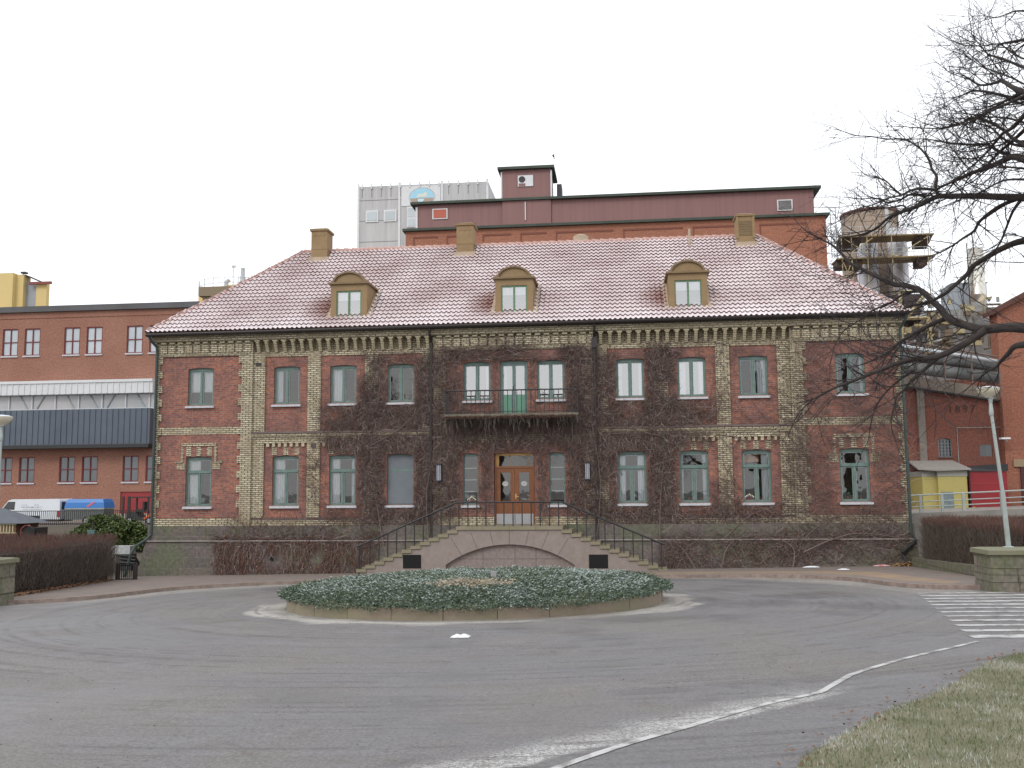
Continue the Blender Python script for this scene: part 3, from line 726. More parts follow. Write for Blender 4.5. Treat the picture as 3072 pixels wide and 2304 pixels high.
# voussoir and block joints cut as thin proud ribs are avoided; dark joint strips 2 mm proud
for k in range(7):
    t = (k + 1) / 8; x = ax0 + (ax1 - ax0) * t; z = arcz(x); dx = (x - acx) * .22
    m.beam((x, YS - .0, z + .02), (x + dx, YS - .0, min(z + .62, topz(x + dx) - .03)), .010, 2)
for x in (-1.0, .15, .9): m.beam((x, YS + .16, -2.0), (x, YS + .16, arcz(x)), .010, 2)
m.beam((-1.9, YS + .16, -1.16), (1.8, YS + .16, -1.16), .008, 2)
for s, X0 in ((-1, XL), (1, XR)):
    for k in range(12):
        a = X0 + s * TR * k; b = X0 + s * TR * (k + 1); z = -.13 - RI * (k + 1)
        lo, hi = min(a, b), max(a, b); m.quad((lo, YS, z), (hi, YS, z), (hi, -.55, z), (lo, -.55, z)); m.quad((a, YS, z), (a, YS, z + RI), (a, -.55, z + RI), (a, -.55, z))
    e = X0 + s * TR * 11; m.quad((e, YS, gb), (e, -.5, gb), (e, -.5, topz(e + s * .01)), (e, YS, topz(e + s * .01)))
m.quad((XL, YS, -.13), (XR, YS, -.13), (XR, -.16, -.13), (XL, -.16, -.13))
stair = m.build('staircase', [GRANS, mat('recess_granite', (.25, .205, .188, 1), .85, vary=.25, vscale=12, bump=.3), mat('dark_joint', (.1, .07, .055, 1), .9)], house)
m = M(); x = XL - .02
for k in range(4):
    x1_ = XL - .02 + (k + 1) * (XR - XL + .04) / 4; m.box(x + .004, x1_ - .004, YS - .05, -.18, -.128, .0); x = x1_
m.build('landing', TREAD, stair)
first = None
for s, X0 in ((-1, XL), (1, XR)):
    for k in range(11):
        a = X0 + s * TR * k; z = -.0 - RI * (k + 1); lo, hi = (a - TR, a + .03) if s < 0 else (a - .03, a + TR)
        m = M(); t = .115; m.box(lo + .0, hi - .0, YS - .05 - .004 * (k % 2), -.34 if z > -.55 else -.42, z - t, z); m.build('step', TREAD, stair)
m = M(); m.box(-3.88, -3.22, YS - .012, YS - .002, -1.48, -1.0); m.build('cellar_opening', VENT, stair)
m = M(); m.box(2.78, 3.45, YS - .012, YS - .002, -1.48, -1.0); m.build('cellar_opening', VENT, stair)
m = M(); yr = YS - .02
top = [(-5.62, yr, -.71), (-5.45, yr, -.66), (-1.93, yr, .85), (1.84, yr, .85), (5.32, yr, -.62), (5.45, yr, -.66)]
m.tube(top, .034, 6); m.tube([(p[0], p[1], p[2]) for p in [(-5.48, yr, -.70), (-5.48, yr, -1.8)]], .028, 6)
rl = m.build('railing', BLACK, stair)
def railz(x):
    if x < -1.93: return -.66 + (x + 5.45) / (3.52) * 1.51
    if x > 1.84: return .85 - (x - 1.84) / 3.48 * 1.47
    return .85
m = M(); k = 0
for x in [-1.84 + .325 * i for i in range(-11, 23)]:
    zb = -.0 if XL < x < XR else topz(x) + .13
    m.box(x - .019, x + .019, yr - .019, yr + .019, zb - .02, railz(x))
m.build('baluster_row', BLACK, rl)

# gutters and downpipes
m = M(); m.tube([(-14.42, -.58, 7.44), (14.36, -.58, 7.52)], .075, 8); m.box(-14.3, 14.3, -.52, -.34, 7.405, 7.50)
m.build('gutter', GUT, house)
def pipe(pts, r, mt, name='downpipe'): 
    mm = M(); mm.tube(pts, r, 8); mm.build(name, mt, house)
pipe([(-14.32, -.56, 7.42), (-14.27, -.5, 7.25), (-14.1, -.3, 7.0), (-14.1, -.26, 6.8), (-14.12, -.26, -.3), (-14.25, -.4, -.5), (-14.62, -.5, -.75), (-14.72, -.62, -1.0), (-14.9, -.72, -1.9)], .055, PIPEG)
pipe([(-3.16, -.56, 7.42), (-3.16, -.5, 7.2), (-3.14, -.24, 6.9), (-3.14, -.22, -.3), (-3.14, -.4, -.6)], .05, GUT)
pipe([(3.08, -.56, 7.42), (3.08, -.5, 7.2), (3.06, -.24, 6.9), (3.06, -.22, -.3), (3.06, -.4, -.6)], .05, GUT)
m = M(); m.box(2.98, 3.16, -.36, -.17, 6.55, 6.95); m.build('rain_hopper', GUT, house)
pipe([(14.3, -.56, 7.45), (14.25, -.5, 7.25), (14.12, -.3, 7.0), (14.12, -.26, 6.8), (14.14, -.26, -.35)], .055, PIPEG)
pipe([(14.14, -.26, -.35), (14.25, -.4, -.6), (14.05, -.5, -.75), (13.72, -.55, -1.02), (13.8, -.6, -1.2), (13.83, -.72, -1.5)], .06, BLACK)

# ------------------------------------------------------------------ roof
def tilemat():
    m = bpy.data.materials.new('frosted_clay_tile'); m.use_nodes = True; t = m.node_tree; L = t.links; N = t.nodes.new
    b = t.nodes['Principled BSDF']; b.inputs['Roughness'].default_value = .6
    g = N('ShaderNodeNewGeometry')
    n = N('ShaderNodeTexNoise'); n.inputs['Scale'].default_value = .5; n.inputs['Detail'].default_value = 5; L.new(g.outputs['Position'], n.inputs['Vector'])
    n2 = N('ShaderNodeTexNoise'); n2.inputs['Scale'].default_value = 7; n2.inputs['Detail'].default_value = 3; L.new(g.outputs['Position'], n2.inputs['Vector'])
    clay = N('ShaderNodeMix'); clay.data_type = 'RGBA'; clay.inputs[6].default_value = (.30, .115, .085, 1); clay.inputs[7].default_value = (.17, .085, .075, 1); L.new(n2.outputs['Fac'], clay.inputs[0])
    # frost (real rime) thicker in patches and towards the eaves; thin just beside the warm dormers
    sp = N('ShaderNodeSeparateXYZ'); L.new(g.outputs['Position'], sp.inputs[0])
    e = N('ShaderNodeMapRange'); e.inputs[1].default_value = 7.4; e.inputs[2].default_value = 8.6; e.inputs[3].default_value = .22; e.inputs[4].default_value = 0; L.new(sp.outputs[2], e.inputs[0])
    xr = N('ShaderNodeMapRange'); xr.inputs[1].default_value = -6; xr.inputs[2].default_value = 14; xr.inputs[3].default_value = -.02; xr.inputs[4].default_value = .08; L.new(sp.outputs[0], xr.inputs[0])
    f = N('ShaderNodeMapRange'); f.inputs[1].default_value = .3; f.inputs[2].default_value = .7; f.inputs[3].default_value = .46; f.inputs[4].default_value = .84; L.new(n.outputs['Fac'], f.inputs[0])
    def add(a, bb):
        q = N('ShaderNodeMath'); q.operation = 'ADD'; q.use_clamp = True; L.new(a, q.inputs[0]); L.new(bb, q.inputs[1]); return q.outputs[0]
    s = add(add(f.outputs[0], e.outputs[0]), xr.outputs[0])
    for cx in (-6.45, .03, 6.6):
        d = N('ShaderNodeVectorMath'); d.operation = 'DISTANCE'; L.new(g.outputs['Position'], d.inputs[0]); d.inputs[1].default_value = (cx - .75, .6, 8.45)
        r = N('ShaderNodeMapRange'); r.inputs[1].default_value = .35; r.inputs[2].default_value = 1.3; r.inputs[3].default_value = .15; r.inputs[4].default_value = 1; L.new(d.outputs['Value'], r.inputs[0])
        q = N('ShaderNodeMath'); q.operation = 'MULTIPLY'; L.new(s, q.inputs[0]); L.new(r.outputs[0], q.inputs[1]); s = q.outputs[0]
    x = N('ShaderNodeMix'); x.data_type = 'RGBA'; L.new(s, x.inputs[0]); L.new(clay.outputs[2], x.inputs[6]); x.inputs[7].default_value = (.76, .70, .715, 1)
    L.new(x.outputs[2], b.inputs['Base Color']); return m
TILE = tilemat()
EY, EZ, RY, RZ = -.62, 7.50, 4.6, 11.83
EX, RX = 14.43, 9.8
def tile_slope(m, org, u, v, nrm, ulen_fn, vlen, rows, tw=.19):
    # org: centre of eave; u along eave, v up slope; ulen_fn(t)->(umin,umax)
    prof = [(0, .0), (.14, .034), (.30, .056), (.46, .040), (.62, .008), (.82, -.006), (1.0, .0)]
    for r in range(rows):
        t0 = r / rows; t1 = (r + 1) / rows; a0, b0 = ulen_fn(t0); a1, b1 = ulen_fn(t1)
        lo, hi = max(a0, a1 - .35), min(b0, b1 + .35)
        k0 = int(math.floor(lo / tw)); k1 = int(math.ceil(hi / tw))
        for k in range(k0, k1):
            jx = rnd.uniform(-.004, .004); jz = rnd.uniform(0, .012)
            for (p, q) in zip(prof, prof[1:]):
                ua = (k + p[0]) * tw; ub = (k + q[0]) * tw
                if ua < lo - .01 or ub > hi + .01: continue
                va = vlen * t0; vb = vlen * t1 + .03
                A = org + u * ua + v * va + nrm * (.064 + p[1] + jz); B = org + u * ub + v * va + nrm * (.064 + q[1] + jz)
                D = org + u * ua + v * vb + nrm * (.012 + p[1]); E_ = org + u * ub + v * vb + nrm * (.012 + q[1])
                A2 = org + u * ua + v * (va + .03) + nrm * (-.0 + p[1] * .6); B2 = org + u * ub + v * (va + .03) + nrm * (q[1] * .6)
                m.add([A, B, E_, D], [(0, 1, 2, 3)], 0); m.add([A2, B2, B, A], [(0, 1, 2, 3)], 1)
m = M()
sl_len = sqrt((RY - EY) ** 2 + (RZ - EZ) ** 2); vv = Vector((0, RY - EY, RZ - EZ)).normalized(); nn_ = Vector((0, -vv.z, vv.y))
tile_slope(m, Vector((0, EY, EZ)), Vector((1, 0, 0)), vv, nn_, lambda t: (-(EX + (RX - EX) * t), EX + (RX - EX) * t), sl_len, 23)
BY = 2 * RY - EY
vb_ = Vector((0, -(RY - EY), RZ - EZ)).normalized()
m.add([(-EX, BY, EZ), (EX, BY, EZ), (RX, RY, RZ), (-RX, RY, RZ)], [(0, 1, 2, 3)])
for s in (-1, 1):
    vs_ = Vector((-s * (EX - RX), 0, RZ - EZ)).normalized(); ns_ = Vector((s * vs_.z, 0, abs(vs_.x)))
    hl = sqrt((EX - RX) ** 2 + (RZ - EZ) ** 2)
    tile_slope(m, Vector((s * EX, RY, EZ)), Vector((0, s, 0)), vs_, ns_, lambda t: (-(RY - EY) * (1 - t), (RY - EY) * (1 - t)), hl, 22)
roof = m.build('roof', [TILE, mat('bare_clay_edge', (.24, .10, .08, 1), .8, col2=(.13, .075, .065, 1), vscale=4)], house)
m = M(); m.add([(-EX, EY, EZ - .02), (EX, EY, EZ - .02), (EX, BY, EZ - .02), (-EX, BY, EZ - .02)], [(3, 2, 1, 0)]); m.build('soffit', GUT, house)
# ridge and hip tiles
CLAY = mat('hip_tile_clay', (.42, .22, .17, 1), .7, col2=(.5, .36, .33, 1), vscale=2.5)
m = M()
def caps(a, b, L_=.36):
    a = Vector(a); b = Vector(b); d = (b - a); n = max(1, int(d.length / L_)); d.normalize()
    for k in range(n):
        p = a + (b - a) * (k / n); q = a + (b - a) * ((k + 1.12) / n)
        m.tube([p + Vector((0, 0, .045)), q + Vector((0, 0, .015))], [.105, .082], 8)
caps((-EX + .1, EY + .08, EZ + .03), (-RX, RY, RZ)); caps((EX - .1, EY + .08, EZ + .03), (RX, RY, RZ)); caps((-RX, RY, RZ), (RX, RY, RZ))
caps((-EX + .1, BY - .08, EZ + .03), (-RX, RY, RZ)); caps((EX - .1, BY - .08, EZ + .03), (RX, RY, RZ))
m.build('ridge_tile', CLAY, roof)
# chimneys
for (cx, wd, top, lou) in ((-8.93, .70, 12.75, 0), (-2.5, .72, 12.75, 0), (9.3, .70, 12.68, 1)):
    y0, y1 = 3.95, 4.8; zb = 10.9
    m = M(); h = wd / 2
    m.box(cx - h, cx + h, y0, y1, zb, top - .14)
    for z in (top - .36,):
        for dx in (-.27, 0, .27): m.box(cx + dx * wd - .05, cx + dx * wd + .05, y0 - .02, y0 + .001, z, z + .09) if not lou else None
    m.box(cx - h - .012, cx + h + .012, y0 - .012, y1 + .01, zb + (top - zb) * .48, zb + (top - zb) * .48 + .03)
    m.box(cx - h - .06, cx + h + .06, y0 - .06, y1 + .06, top - .14, top - .06)
    m.add([(cx - h - .07, y0 - .07, top - .059), (cx + h + .07, y0 - .07, top - .059), (cx + h + .07, y1 + .07, top - .059), (cx - h - .07, y1 + .07, top - .059), (cx - h * .7, y0 + .15, top + .02), (cx + h * .7, y0 + .15, top + .02), (cx + h * .7, y1 - .15, top + .02), (cx - h * .7, y1 - .15, top + .02)],
          [(0, 1, 5, 4), (1, 2, 6, 5), (2, 3, 7, 6), (3, 0, 4, 7), (4, 5, 6, 7)])
    if lou:
        for k in range(12): m.box(cx - .24, cx + .24, y0 - .02 - .012 * (k % 2), y0 + .001, 11.72 + k * .052, 11.72 + k * .052 + .045, 1)
        for dx in (-.33, .33): m.box(cx + dx - .05, cx + dx + .05, y0 - .03, y0, 11.6, top - .14)
    m.box(cx - h - .1, cx + h + .1, y0 - .14, y0, zb + .15, 11.42, 2)
    m.build('chimney', [OCHRE, OCHRED, FLASH], roof)
m = M(); m.cyl((2.4, 5.6), .34, 11.0, 12.35, 20); m.tube([(2.4, 5.6, 12.35), (2.4, 5.6, 12.42)], [.34, .2], 20); m.build('roof_vent', FLASH, roof)
m = M(); m.cyl((7.0, 4.0), .05, 11.2, 12.1, 8); m.build('vent_pipe', FLASH, roof)
# dormers
for di, cx in enumerate((-6.45, .03, 6.60)):
    y = -.02; hw = .72; zb = 7.98; zc = 9.36; za = 9.82
    m = M()
    # front with opening
    wx = .50; wz0, wz1 = 8.04, 9.07
    for (a, b, c, d) in ((-hw, -wx, zb, zc), (wx, hw, zb, zc), (-wx, wx, zb, wz0), (-wx, wx, wz1, zc)): m.quad((cx + a, y, c), (cx + b, y, c), (cx + b, y, d), (cx + a, y, d))
    for s in (-1, 1): m.add([(cx + s * hw, y, zb - .1), (cx + s * hw, y, zc), (cx + s * hw, 1.7, zc)], [(0, 1, 2)])
    n = 16; arc = [(cx + hw * .93 * cos(pi * k / n), zc + (za - zc) * sin(pi * k / n)) for k in range(n + 1)]
    m.add([(x, y + .02, z) for x, z in arc], [tuple(range(n + 1))])
    for (a, b, c, d) in ((-wx, -wx, wz0, wz1), (wx, wx, wz0, wz1)): m.quad((cx + a, y, c), (cx + a, y + .14, c), (cx + a, y + .14, d), (cx + a, y, d))
    m.quad((cx - wx, y + .55, wz0), (cx + wx, y + .55, wz0), (cx + wx, y + .55, wz1), (cx - wx, y + .55, wz1), 2)
    # vault roof
    for k in range(n):
        (xa, z1_), (xb, z2_) = arc[k], arc[k + 1]; m.quad((xa, y - .05, z1_), (xb, y - .05, z2_), (xb, 2.4, z2_), (xa, 2.4, z1_), 0)
    D = m.build('dormer', [OCHRE, OCHRED, INT], house)
    m = M()
    m.box(cx - hw - .09, cx + hw + .09, y - .10, y + .02, zc - .03, zc + .045)
    for s in (-1, 1):
        a, b = sorted((cx + s * (hw - .02), cx + s * (hw + .09))); m.box(a, b, y + .02, 1.75, zc - .03, zc + .045)
    for k in range(n):
        (xa, z1_), (xb, z2_) = arc[k], arc[k + 1]; f = .88
        ia, iz = cx + (xa - cx) * f, zc + (z1_ - zc) * f; ib, iz2 = cx + (xb - cx) * f, zc + (z2_ - zc) * f
        m.quad((xa, y - .06, z1_ + .01), (xb, y - .06, z2_ + .01), (ib, y - .06, iz2), (ia, y - .06, iz)); m.quad((ia, y - .06, iz), (ib, y - .06, iz2), (ib, y + .02, iz2), (ia, y + .02, iz)); m.quad((xa, y - .06, z1_ + .01), (xa, y + .1, z1_ + .01), (xb, y + .1, z2_ + .01), (xb, y - .06, z2_ + .01))
    m.build('trim', OCHRED, D)
    m = M(); f = .05
    m.box(cx - wx, cx - wx + f, y + .03, y + .1, wz0, wz1); m.box(cx + wx - f, cx + wx, y + .03, y + .1, wz0, wz1); m.box(cx - wx + f, cx + wx - f, y + .03, y + .1, wz0, wz0 + f); m.box(cx - wx + f, cx + wx - f, y + .03, y + .1, wz1 - f, wz1); m.box(cx - .035, cx + .035, y + .02, y + .1, wz0 + f, wz1 - f)
    m.build('window_frame', mat('dormer_green', (.10, .20, .10, 1), .5, vary=.1), D)
    m = M(); m.quad((cx - wx + f, y + .07, wz0 + f), (cx + wx - f, y + .07, wz0 + f), (cx + wx - f, y + .07, wz1 - f), (cx - wx + f, y + .07, wz1 - f)); m.build('pane', GLASSR, D)
    m = M(); curtain_mesh(m, cx - .45, cx + .45, 8.70 if di != 1 else 8.72, 9.05, y + .13, .012); m.build('curtain', CURT, D)
    m = M(); m.prismx([(y - .1, zb - .08), (y + .02, zb - .0), (y + .02, zb + .04), (y - .1, zb - .05)], cx - hw - .12, cx + hw + .12)
    for s in (-1, 1):
        a, b = sorted((cx + s * (hw + .004), cx + s * (hw + .17)))
        m.add([(a, y - .06, zb - .02), (b, y - .06, zb - .02), (b, 1.62, zc + .0), (a, 1.62, zc + .0), (a, y - .06, zb + .08), (b, y - .06, zb + .06), (b, 1.62, zc + .09), (a, 1.62, zc + .1)], [(4, 5, 6, 7), (0, 1, 5, 4), (0, 4, 7, 3), (1, 2, 6, 5)])
    m.build('flashing', FLASH, D)

# ------------------------------------------------------------------ creepers
VBR = mat('creeper_bark', (.10, .070, .062, 1), .9, col2=(.19, .14, .125, 1), vscale=3)
VLT = mat('creeper_pale_twig', (.32, .26, .235, 1), .9, col2=(.2, .155, .14, 1), vscale=4)
VRED = mat('creeper_dry_red', (.13, .062, .045, 1), .9, col2=(.085, .045, .035, 1), vscale=5)
VLEAF = mat('creeper_dead_leaf', (.24, .12, .065, 1), .8, col2=(.12, .06, .04, 1), vscale=12)
def twig(m, pts, r0, r1, mi=0):
    n = len(pts); vs = []; fs = []
    for i, p in enumerate(pts):
        a = pts[min(i + 1, n - 1)]; b = pts[max(i - 1, 0)]
        d = Vector((a[0] - b[0], a[1] - b[1], a[2] - b[2]))
        if d.length < 1e-6: d = Vector((0, 0, 1))
        d.normalize(); e = d.cross(Vector((.3, .9, .2))); e.normalize(); f = d.cross(e); r = r0 + (r1 - r0) * i / max(1, n - 1)
        for k in range(3):
            t = 2.0944 * k; vs.append((p[0] + r * (e.x * cos(t) + f.x * sin(t)), p[1] + r * (e.y * cos(t) + f.y * sin(t)), p[2] + r * (e.z * cos(t) + f.z * sin(t))))
    for i in range(n - 1):
        for k in range(3):
            k2 = (k + 1) % 3; fs.append((i * 3 + k, i * 3 + k2, i * 3 + 3 + k2, i * 3 + 3 + k))
    m.add(vs, fs, mi)
def in_window(x, z, pad=0.0):
    for a, b, c, d in OP:
        if a + pad < x < b - pad and c - .12 + pad < z < d - pad: return True
    return False
def creeper(name, boxes, label, seed, loc, mats=None, rr=(.004, .010), leafp=.0, yfun=None, group=None):
    r = random.Random(seed); m = M()
    for (x0, x1, z0, z1, wgt, sty) in boxes:
        n = int((x1 - x0) * (z1 - z0) * wgt * (2.6 if sty == 'net' else 2.55))
        for _ in range(n):
            x = r.uniform(x0, x1) + r.gauss(0, .10); z = r.uniform(z0, z1) + r.gauss(0, .12)
            if noise.noise((x * 1.3 + seed, 0, z * 1.3)) < -.5 + .25 * r.random(): continue
            ln = r.uniform(.2, .75) if sty != 'net' else r.uniform(.5, 1.5)
            if sty == 'hang': a = -pi / 2 + r.gauss(0, .28)
            elif sty == 'up': a = pi / 2 + r.gauss(0, .6)
            elif sty == 'side': a = r.choice((0, pi)) + r.gauss(0, .4)
            elif sty == 'net': a = r.choice((pi * .80, pi * .62, pi * .2, pi * .9)) + r.gauss(0, .25)
            else: a = r.choice((-pi / 2, pi / 2)) + r.gauss(0, .9)
            bulge = r.random() ** 2 * (.16 if sty != 'net' else .02)
            pts = []; k = 5 if sty == 'net' else 4; ok = True; px, pz = x, z
            for i in range(k):
                yy = (yfun(px, pz) if yfun else (-.17 if (abs(px) < 3.12 or abs(px) > 10.2) else -.08)) - .012 - bulge * sin(pi * (i + .3) / k)
                if i > 0 and in_window(px, pz, .02 if r.random() < .93 else .2): ok = False; break
                pts.append((px, yy, pz)); a += r.gauss(0, .28); px += cos(a) * ln / k; pz += sin(a) * ln / k
            if len(pts) < 2 or (in_window(x, z, .03)): continue
            q = r.uniform(*rr); twig(m, pts, q, q * .45, 0 if r.random() < .66 else (1 if r.random() < .5 else 3))
            if r.random() < leafp:
                p = pts[-1]; s = r.uniform(.018, .04); t = r.uniform(0, 6.28); m.add([(p[0] - s, p[1] - .02, p[2]), (p[0], p[1] - .03 - s * cos(t), p[2] - s), (p[0] + s, p[1] - .02, p[2] + s * .3), (p[0], p[1], p[2] + s)], [(0, 1, 2, 3)], 2)
    return m, name, label, loc, group
def stems(m, paths, r0=.02):
    for p in paths:
        q = catmull(p, 5); q = [(x + .03 * noise.noise((x * 5, z * 5, 1)), y, z) for x, y, z in q]; m.tube(q, [r0 * (1 - .7 * i / len(q)) for i in range(len(q))], 5)
CM = [VBR, VRED, VLEAF, VLT]
m, *_ = creeper('climbing_creeper', [(-5.85, -5.1, 2.6, 6.45, 190, 'any'), (-5.9, -5.0, -.4, 2.8, 170, 'any'), (-3.7, -3.1, .0, 6.3, 230, 'any'), (-3.12, -2.5, .2, 6.6, 170, 'any'),
    (-7.45, -3.2, 3.0, 4.65, 170, 'any'), (-7.0, -3.2, .0, 4.6, 25, 'net'), (-5.3, -3.2, 2.6, 6.4, 45, 'any'), (-7.3, -3.6, 2.7, 3.5, 110, 'hang'), (-5.2, -3.5, 4.5, 6.35, 70, 'any'), (-7.2, -5.8, 4.4, 5.6, 45, 'any'), (-7.4, -5.8, -.2, .6, 50, 'any'), (-5.2, -3.5, -.5, .8, 170, 'any'), (-5.2, -3.7, .7, 3.0, 90, 'any'), (-7.5, -5.9, .6, 2.8, 22, 'net'),
    (-5.6, -2.9, 6.2, 6.6, 40, 'side'), (-9.5, -5.5, 6.2, 7.4, 3, 'net'), (-2.6, -2.0, .3, 3.1, 75, 'any'), (-10.1, -7.6, 3.2, 6.5, 1.5, 'net'), (-8.1, -7.5, .2, 2.8, 16, 'net')], '', 3, None)
stems(m, [[(-4.9, -.5, -.7), (-5.2, -.2, .6), (-5.5, -.15, 2.2), (-5.45, -.15, 4.2), (-5.6, -.12, 6.2)], [(-3.2, -.35, -.8), (-3.3, -.28, 1.2), (-3.0, -.25, 3.4), (-3.3, -.2, 5.9)], [(-5.5, -.2, 3.0), (-4.4, -.22, 3.6), (-3.6, -.2, 4.4)]])
m.build('climbing_creeper', CM, loc=(-4.9, -.45, -.7), label='leafless brown creeper climbing the wall left of the entrance balcony', cat='creeper', group='creepers on the brick house')
m, *_ = creeper('', [(5.1, 5.95, 2.6, 6.5, 210, 'any'), (5.0, 6.0, -.5, 2.8, 190, 'any'), (3.1, 3.75, .0, 6.2, 220, 'any'), (2.5, 3.12, .2, 6.5, 200, 'any'), (3.6, 6.4, 3.0, 4.65, 190, 'any'), (3.0, 7.2, .2, 6.4, 25, 'net'), (5.9, 7.4, 2.8, 4.3, 50, 'any'), (3.2, 6.2, 2.6, 3.3, 120, 'hang'),
    (3.6, 5.2, 4.6, 6.4, 60, 'any'), (3.7, 5.2, -.5, .75, 180, 'any'), (5.6, 9.9, -.5, .7, 130, 'any'), (7.0, 8.6, .2, 1.3, 60, 'up'), (3.7, 5.2, .8, 2.9, 60, 'any'), (5.9, 7.6, 3.6, 4.6, 40, 'net'), (5.0, 6.4, 4.5, 6.5, 60, 'any'),
    (2.0, 2.6, .3, 3.1, 80, 'any'), (6, 13.9, 6.4, 7.5, 7, 'net'), (7.5, 10.2, 0.3, 6.4, 11, 'net'), (1.9, 2.6, 4.3, 6.5, 110, 'any')], '', 5, None, leafp=.04)
stems(m, [[(5.3, -.5, -.7), (5.4, -.2, 1.2), (5.6, -.15, 3.2), (5.4, -.15, 5.2), (5.6, -.1, 6.3)], [(3.0, -.3, -.7), (3.2, -.28, 1.6), (2.9, -.26, 4.2), (3.0, -.26, 7.3)], [(5.5, -.2, 3.2), (4.4, -.2, 3.5), (3.2, -.2, 4.2)], [(7.4, -.4, -.7), (8.6, -.2, .3), (9.9, -.2, .9), (10.4, -.2, 2.6)]])
m.build('climbing_creeper', CM, loc=(5.2, -.45, -.7), label='shaggy leafless creeper climbing the wall right of the entrance balcony', cat='creeper', group='creepers on the brick house')
m, *_ = creeper('', [(-2.6, 2.6, 6.15, 6.7, 150, 'side'), (-1.0, .2, 6.3, 6.95, 150, 'side'), (1.95, 2.7, 4.2, 6.6, 100, 'any'), (-2.5, -1.95, 5.0, 6.5, 90, 'any'), (-.87, -.55, 4.2, 6.2, 60, 'any'), (.55, .87, 4.2, 6.2, 60, 'any'),
    (-2.5, 2.45, 3.3, 3.9, 100, 'hang'), (-2.5, 2.5, 2.7, 3.3, 130, 'any'), (-1.37, -.8, .2, 2.8, 95, 'any'), (.8, 1.3, .2, 2.8, 90, 'any'), (-2.5, -1.9, .3, 2.8, 90, 'any'), (1.9, 2.5, .3, 2.8, 90, 'any'), (-2.5, -1.95, 4.2, 5.2, 60, 'any'), (-2.6, 2.6, .3, 6.6, 16, 'net'), (-2.5, 2.5, 6.7, 7.1, 12, 'net')], '', 9, None)
r = random.Random(11)
for i in range(1500):       # curtain of tendrils under the balcony slab
    x = r.uniform(-2.6, 2.5); y = r.uniform(-1.08, -.35); ln = abs(r.gauss(0, .24)) + .08; z = 4.02 + r.uniform(-.05, .02)
    if noise.noise((x * 1.7, 2, 0)) < -.25: ln *= .5
    pts = [(x, y, z)]
    for k in range(4): x += r.gauss(0, .035); y += r.gauss(0, .02); z -= ln / 4; pts.append((x, y, z))
    twig(m, pts, .007, .003, 4 if r.random() < .8 else 3)
for i in range(260):
    x = r.uniform(-2.5, 2.4); a = r.uniform(0, pi); pts = [(x, -1.07, 3.98)]
    for k in range(4): x += .09 * cos(a); pts.append((x, -1.07 - r.random() * .05, 3.98 + r.uniform(-.1, .05)))
    twig(m, pts, .006, .004, 1)
m.build('climbing_creeper', CM + [mat('dark_tendril', (.035, .034, .025, 1), .9)], loc=(0, -.3, 3.3), label='tangle of bare vines round the balcony with tendrils hanging below its slab', cat='creeper', group='creepers on the brick house')
m, *_ = creeper('', [(10.2, 14.2, .0, 3.2, 42, 'net'), (10.2, 14.2, 3.2, 6.7, 32, 'net'), (11, 14.3, -.5, .5, 26, 'net'), (10.2, 10.7, 0, 4, 34, 'net')], '', 15, None, rr=(.003, .0065))
stems(m, [[(10.3, -.5, -.6), (11.2, -.25, .1), (12.0, -.22, .3), (13.5, -.2, .6)], [(10.2, -.5, -.6), (10.25, -.22, 1.4), (10.5, -.2, 3.2), (11.5, -.2, 4.6)]], .012)
m.build('climbing_creeper', CM, loc=(10.3, -.45, -.6), label='thin network of bare vine stems spread over the right end bay', cat='creeper', group='creepers on the brick house')
def plinth_y(x, z):
    t = max(0, min(1, (-.55 - z) / 1.95)); return (-.34 - .29 * t) if z < -.55 else -.26
m, *_ = creeper('', [(-11.4, -5.2, -1.9, -.5, 110, 'hang'), (-11.6, -5.0, -.62, -.5, 420, 'side'), (-11.0, -4.8, -.55, .2, 34, 'up'), (-11.3, -10.1, -1.9, -.55, 110, 'hang'), (-7.6, -6.6, -1.9, -.6, 110, 'hang')], '', 21, None, leafp=.07, yfun=plinth_y)
m.build('trailing_creeper', [VRED, VBR, VLEAF, VLT], loc=(-8, -.6, -1.8), label='rusty dry creeper trailing over the granite plinth left of the stairs', cat='creeper', group='creepers on the brick house')
m, *_ = creeper('', [(5.4, 9.0, -1.75, -.55, 120, 'any'), (9.0, 10.6, -1.75, -.55, 70, 'any'), (10.5, 14.2, -1.6, -.5, 22, 'any'), (5.3, 14.0, -.62, -.5, 330, 'side'), (10.4, 14.2, -1.5, -.55, 30, 'net'), (10.2, 14.1, -.55, 0, 26, 'net'), (9.3, 10.6, -1.3, -.5, 120, 'any'), (5.3, 6.3, -1.75, -1.3, 160, 'any')], '', 23, None, leafp=.05, yfun=plinth_y)
stems(m, [[(10.3, -.7, -1.0), (11.4, -.5, -.55), (12.4, -.42, -.35), (14.0, -.4, -.55)], [(7.4, -.9, -1.7), (7.6, -.6, -1.0), (8.0, -.5, -.5)], [(6.6, -.9, -1.7), (6.2, -.6, -1.0), (5.7, -.5, -.5)], [(9.9, -.8, -1.6), (10.0, -.6, -.9), (9.5, -.5, -.5)]], .03)
m.build('trailing_creeper', [VBR, VRED, VLEAF, VLT], loc=(9, -.6, -1.65), label='dense brown creeper spilling over the granite plinth right of the stairs', cat='creeper', group='creepers on the brick house')

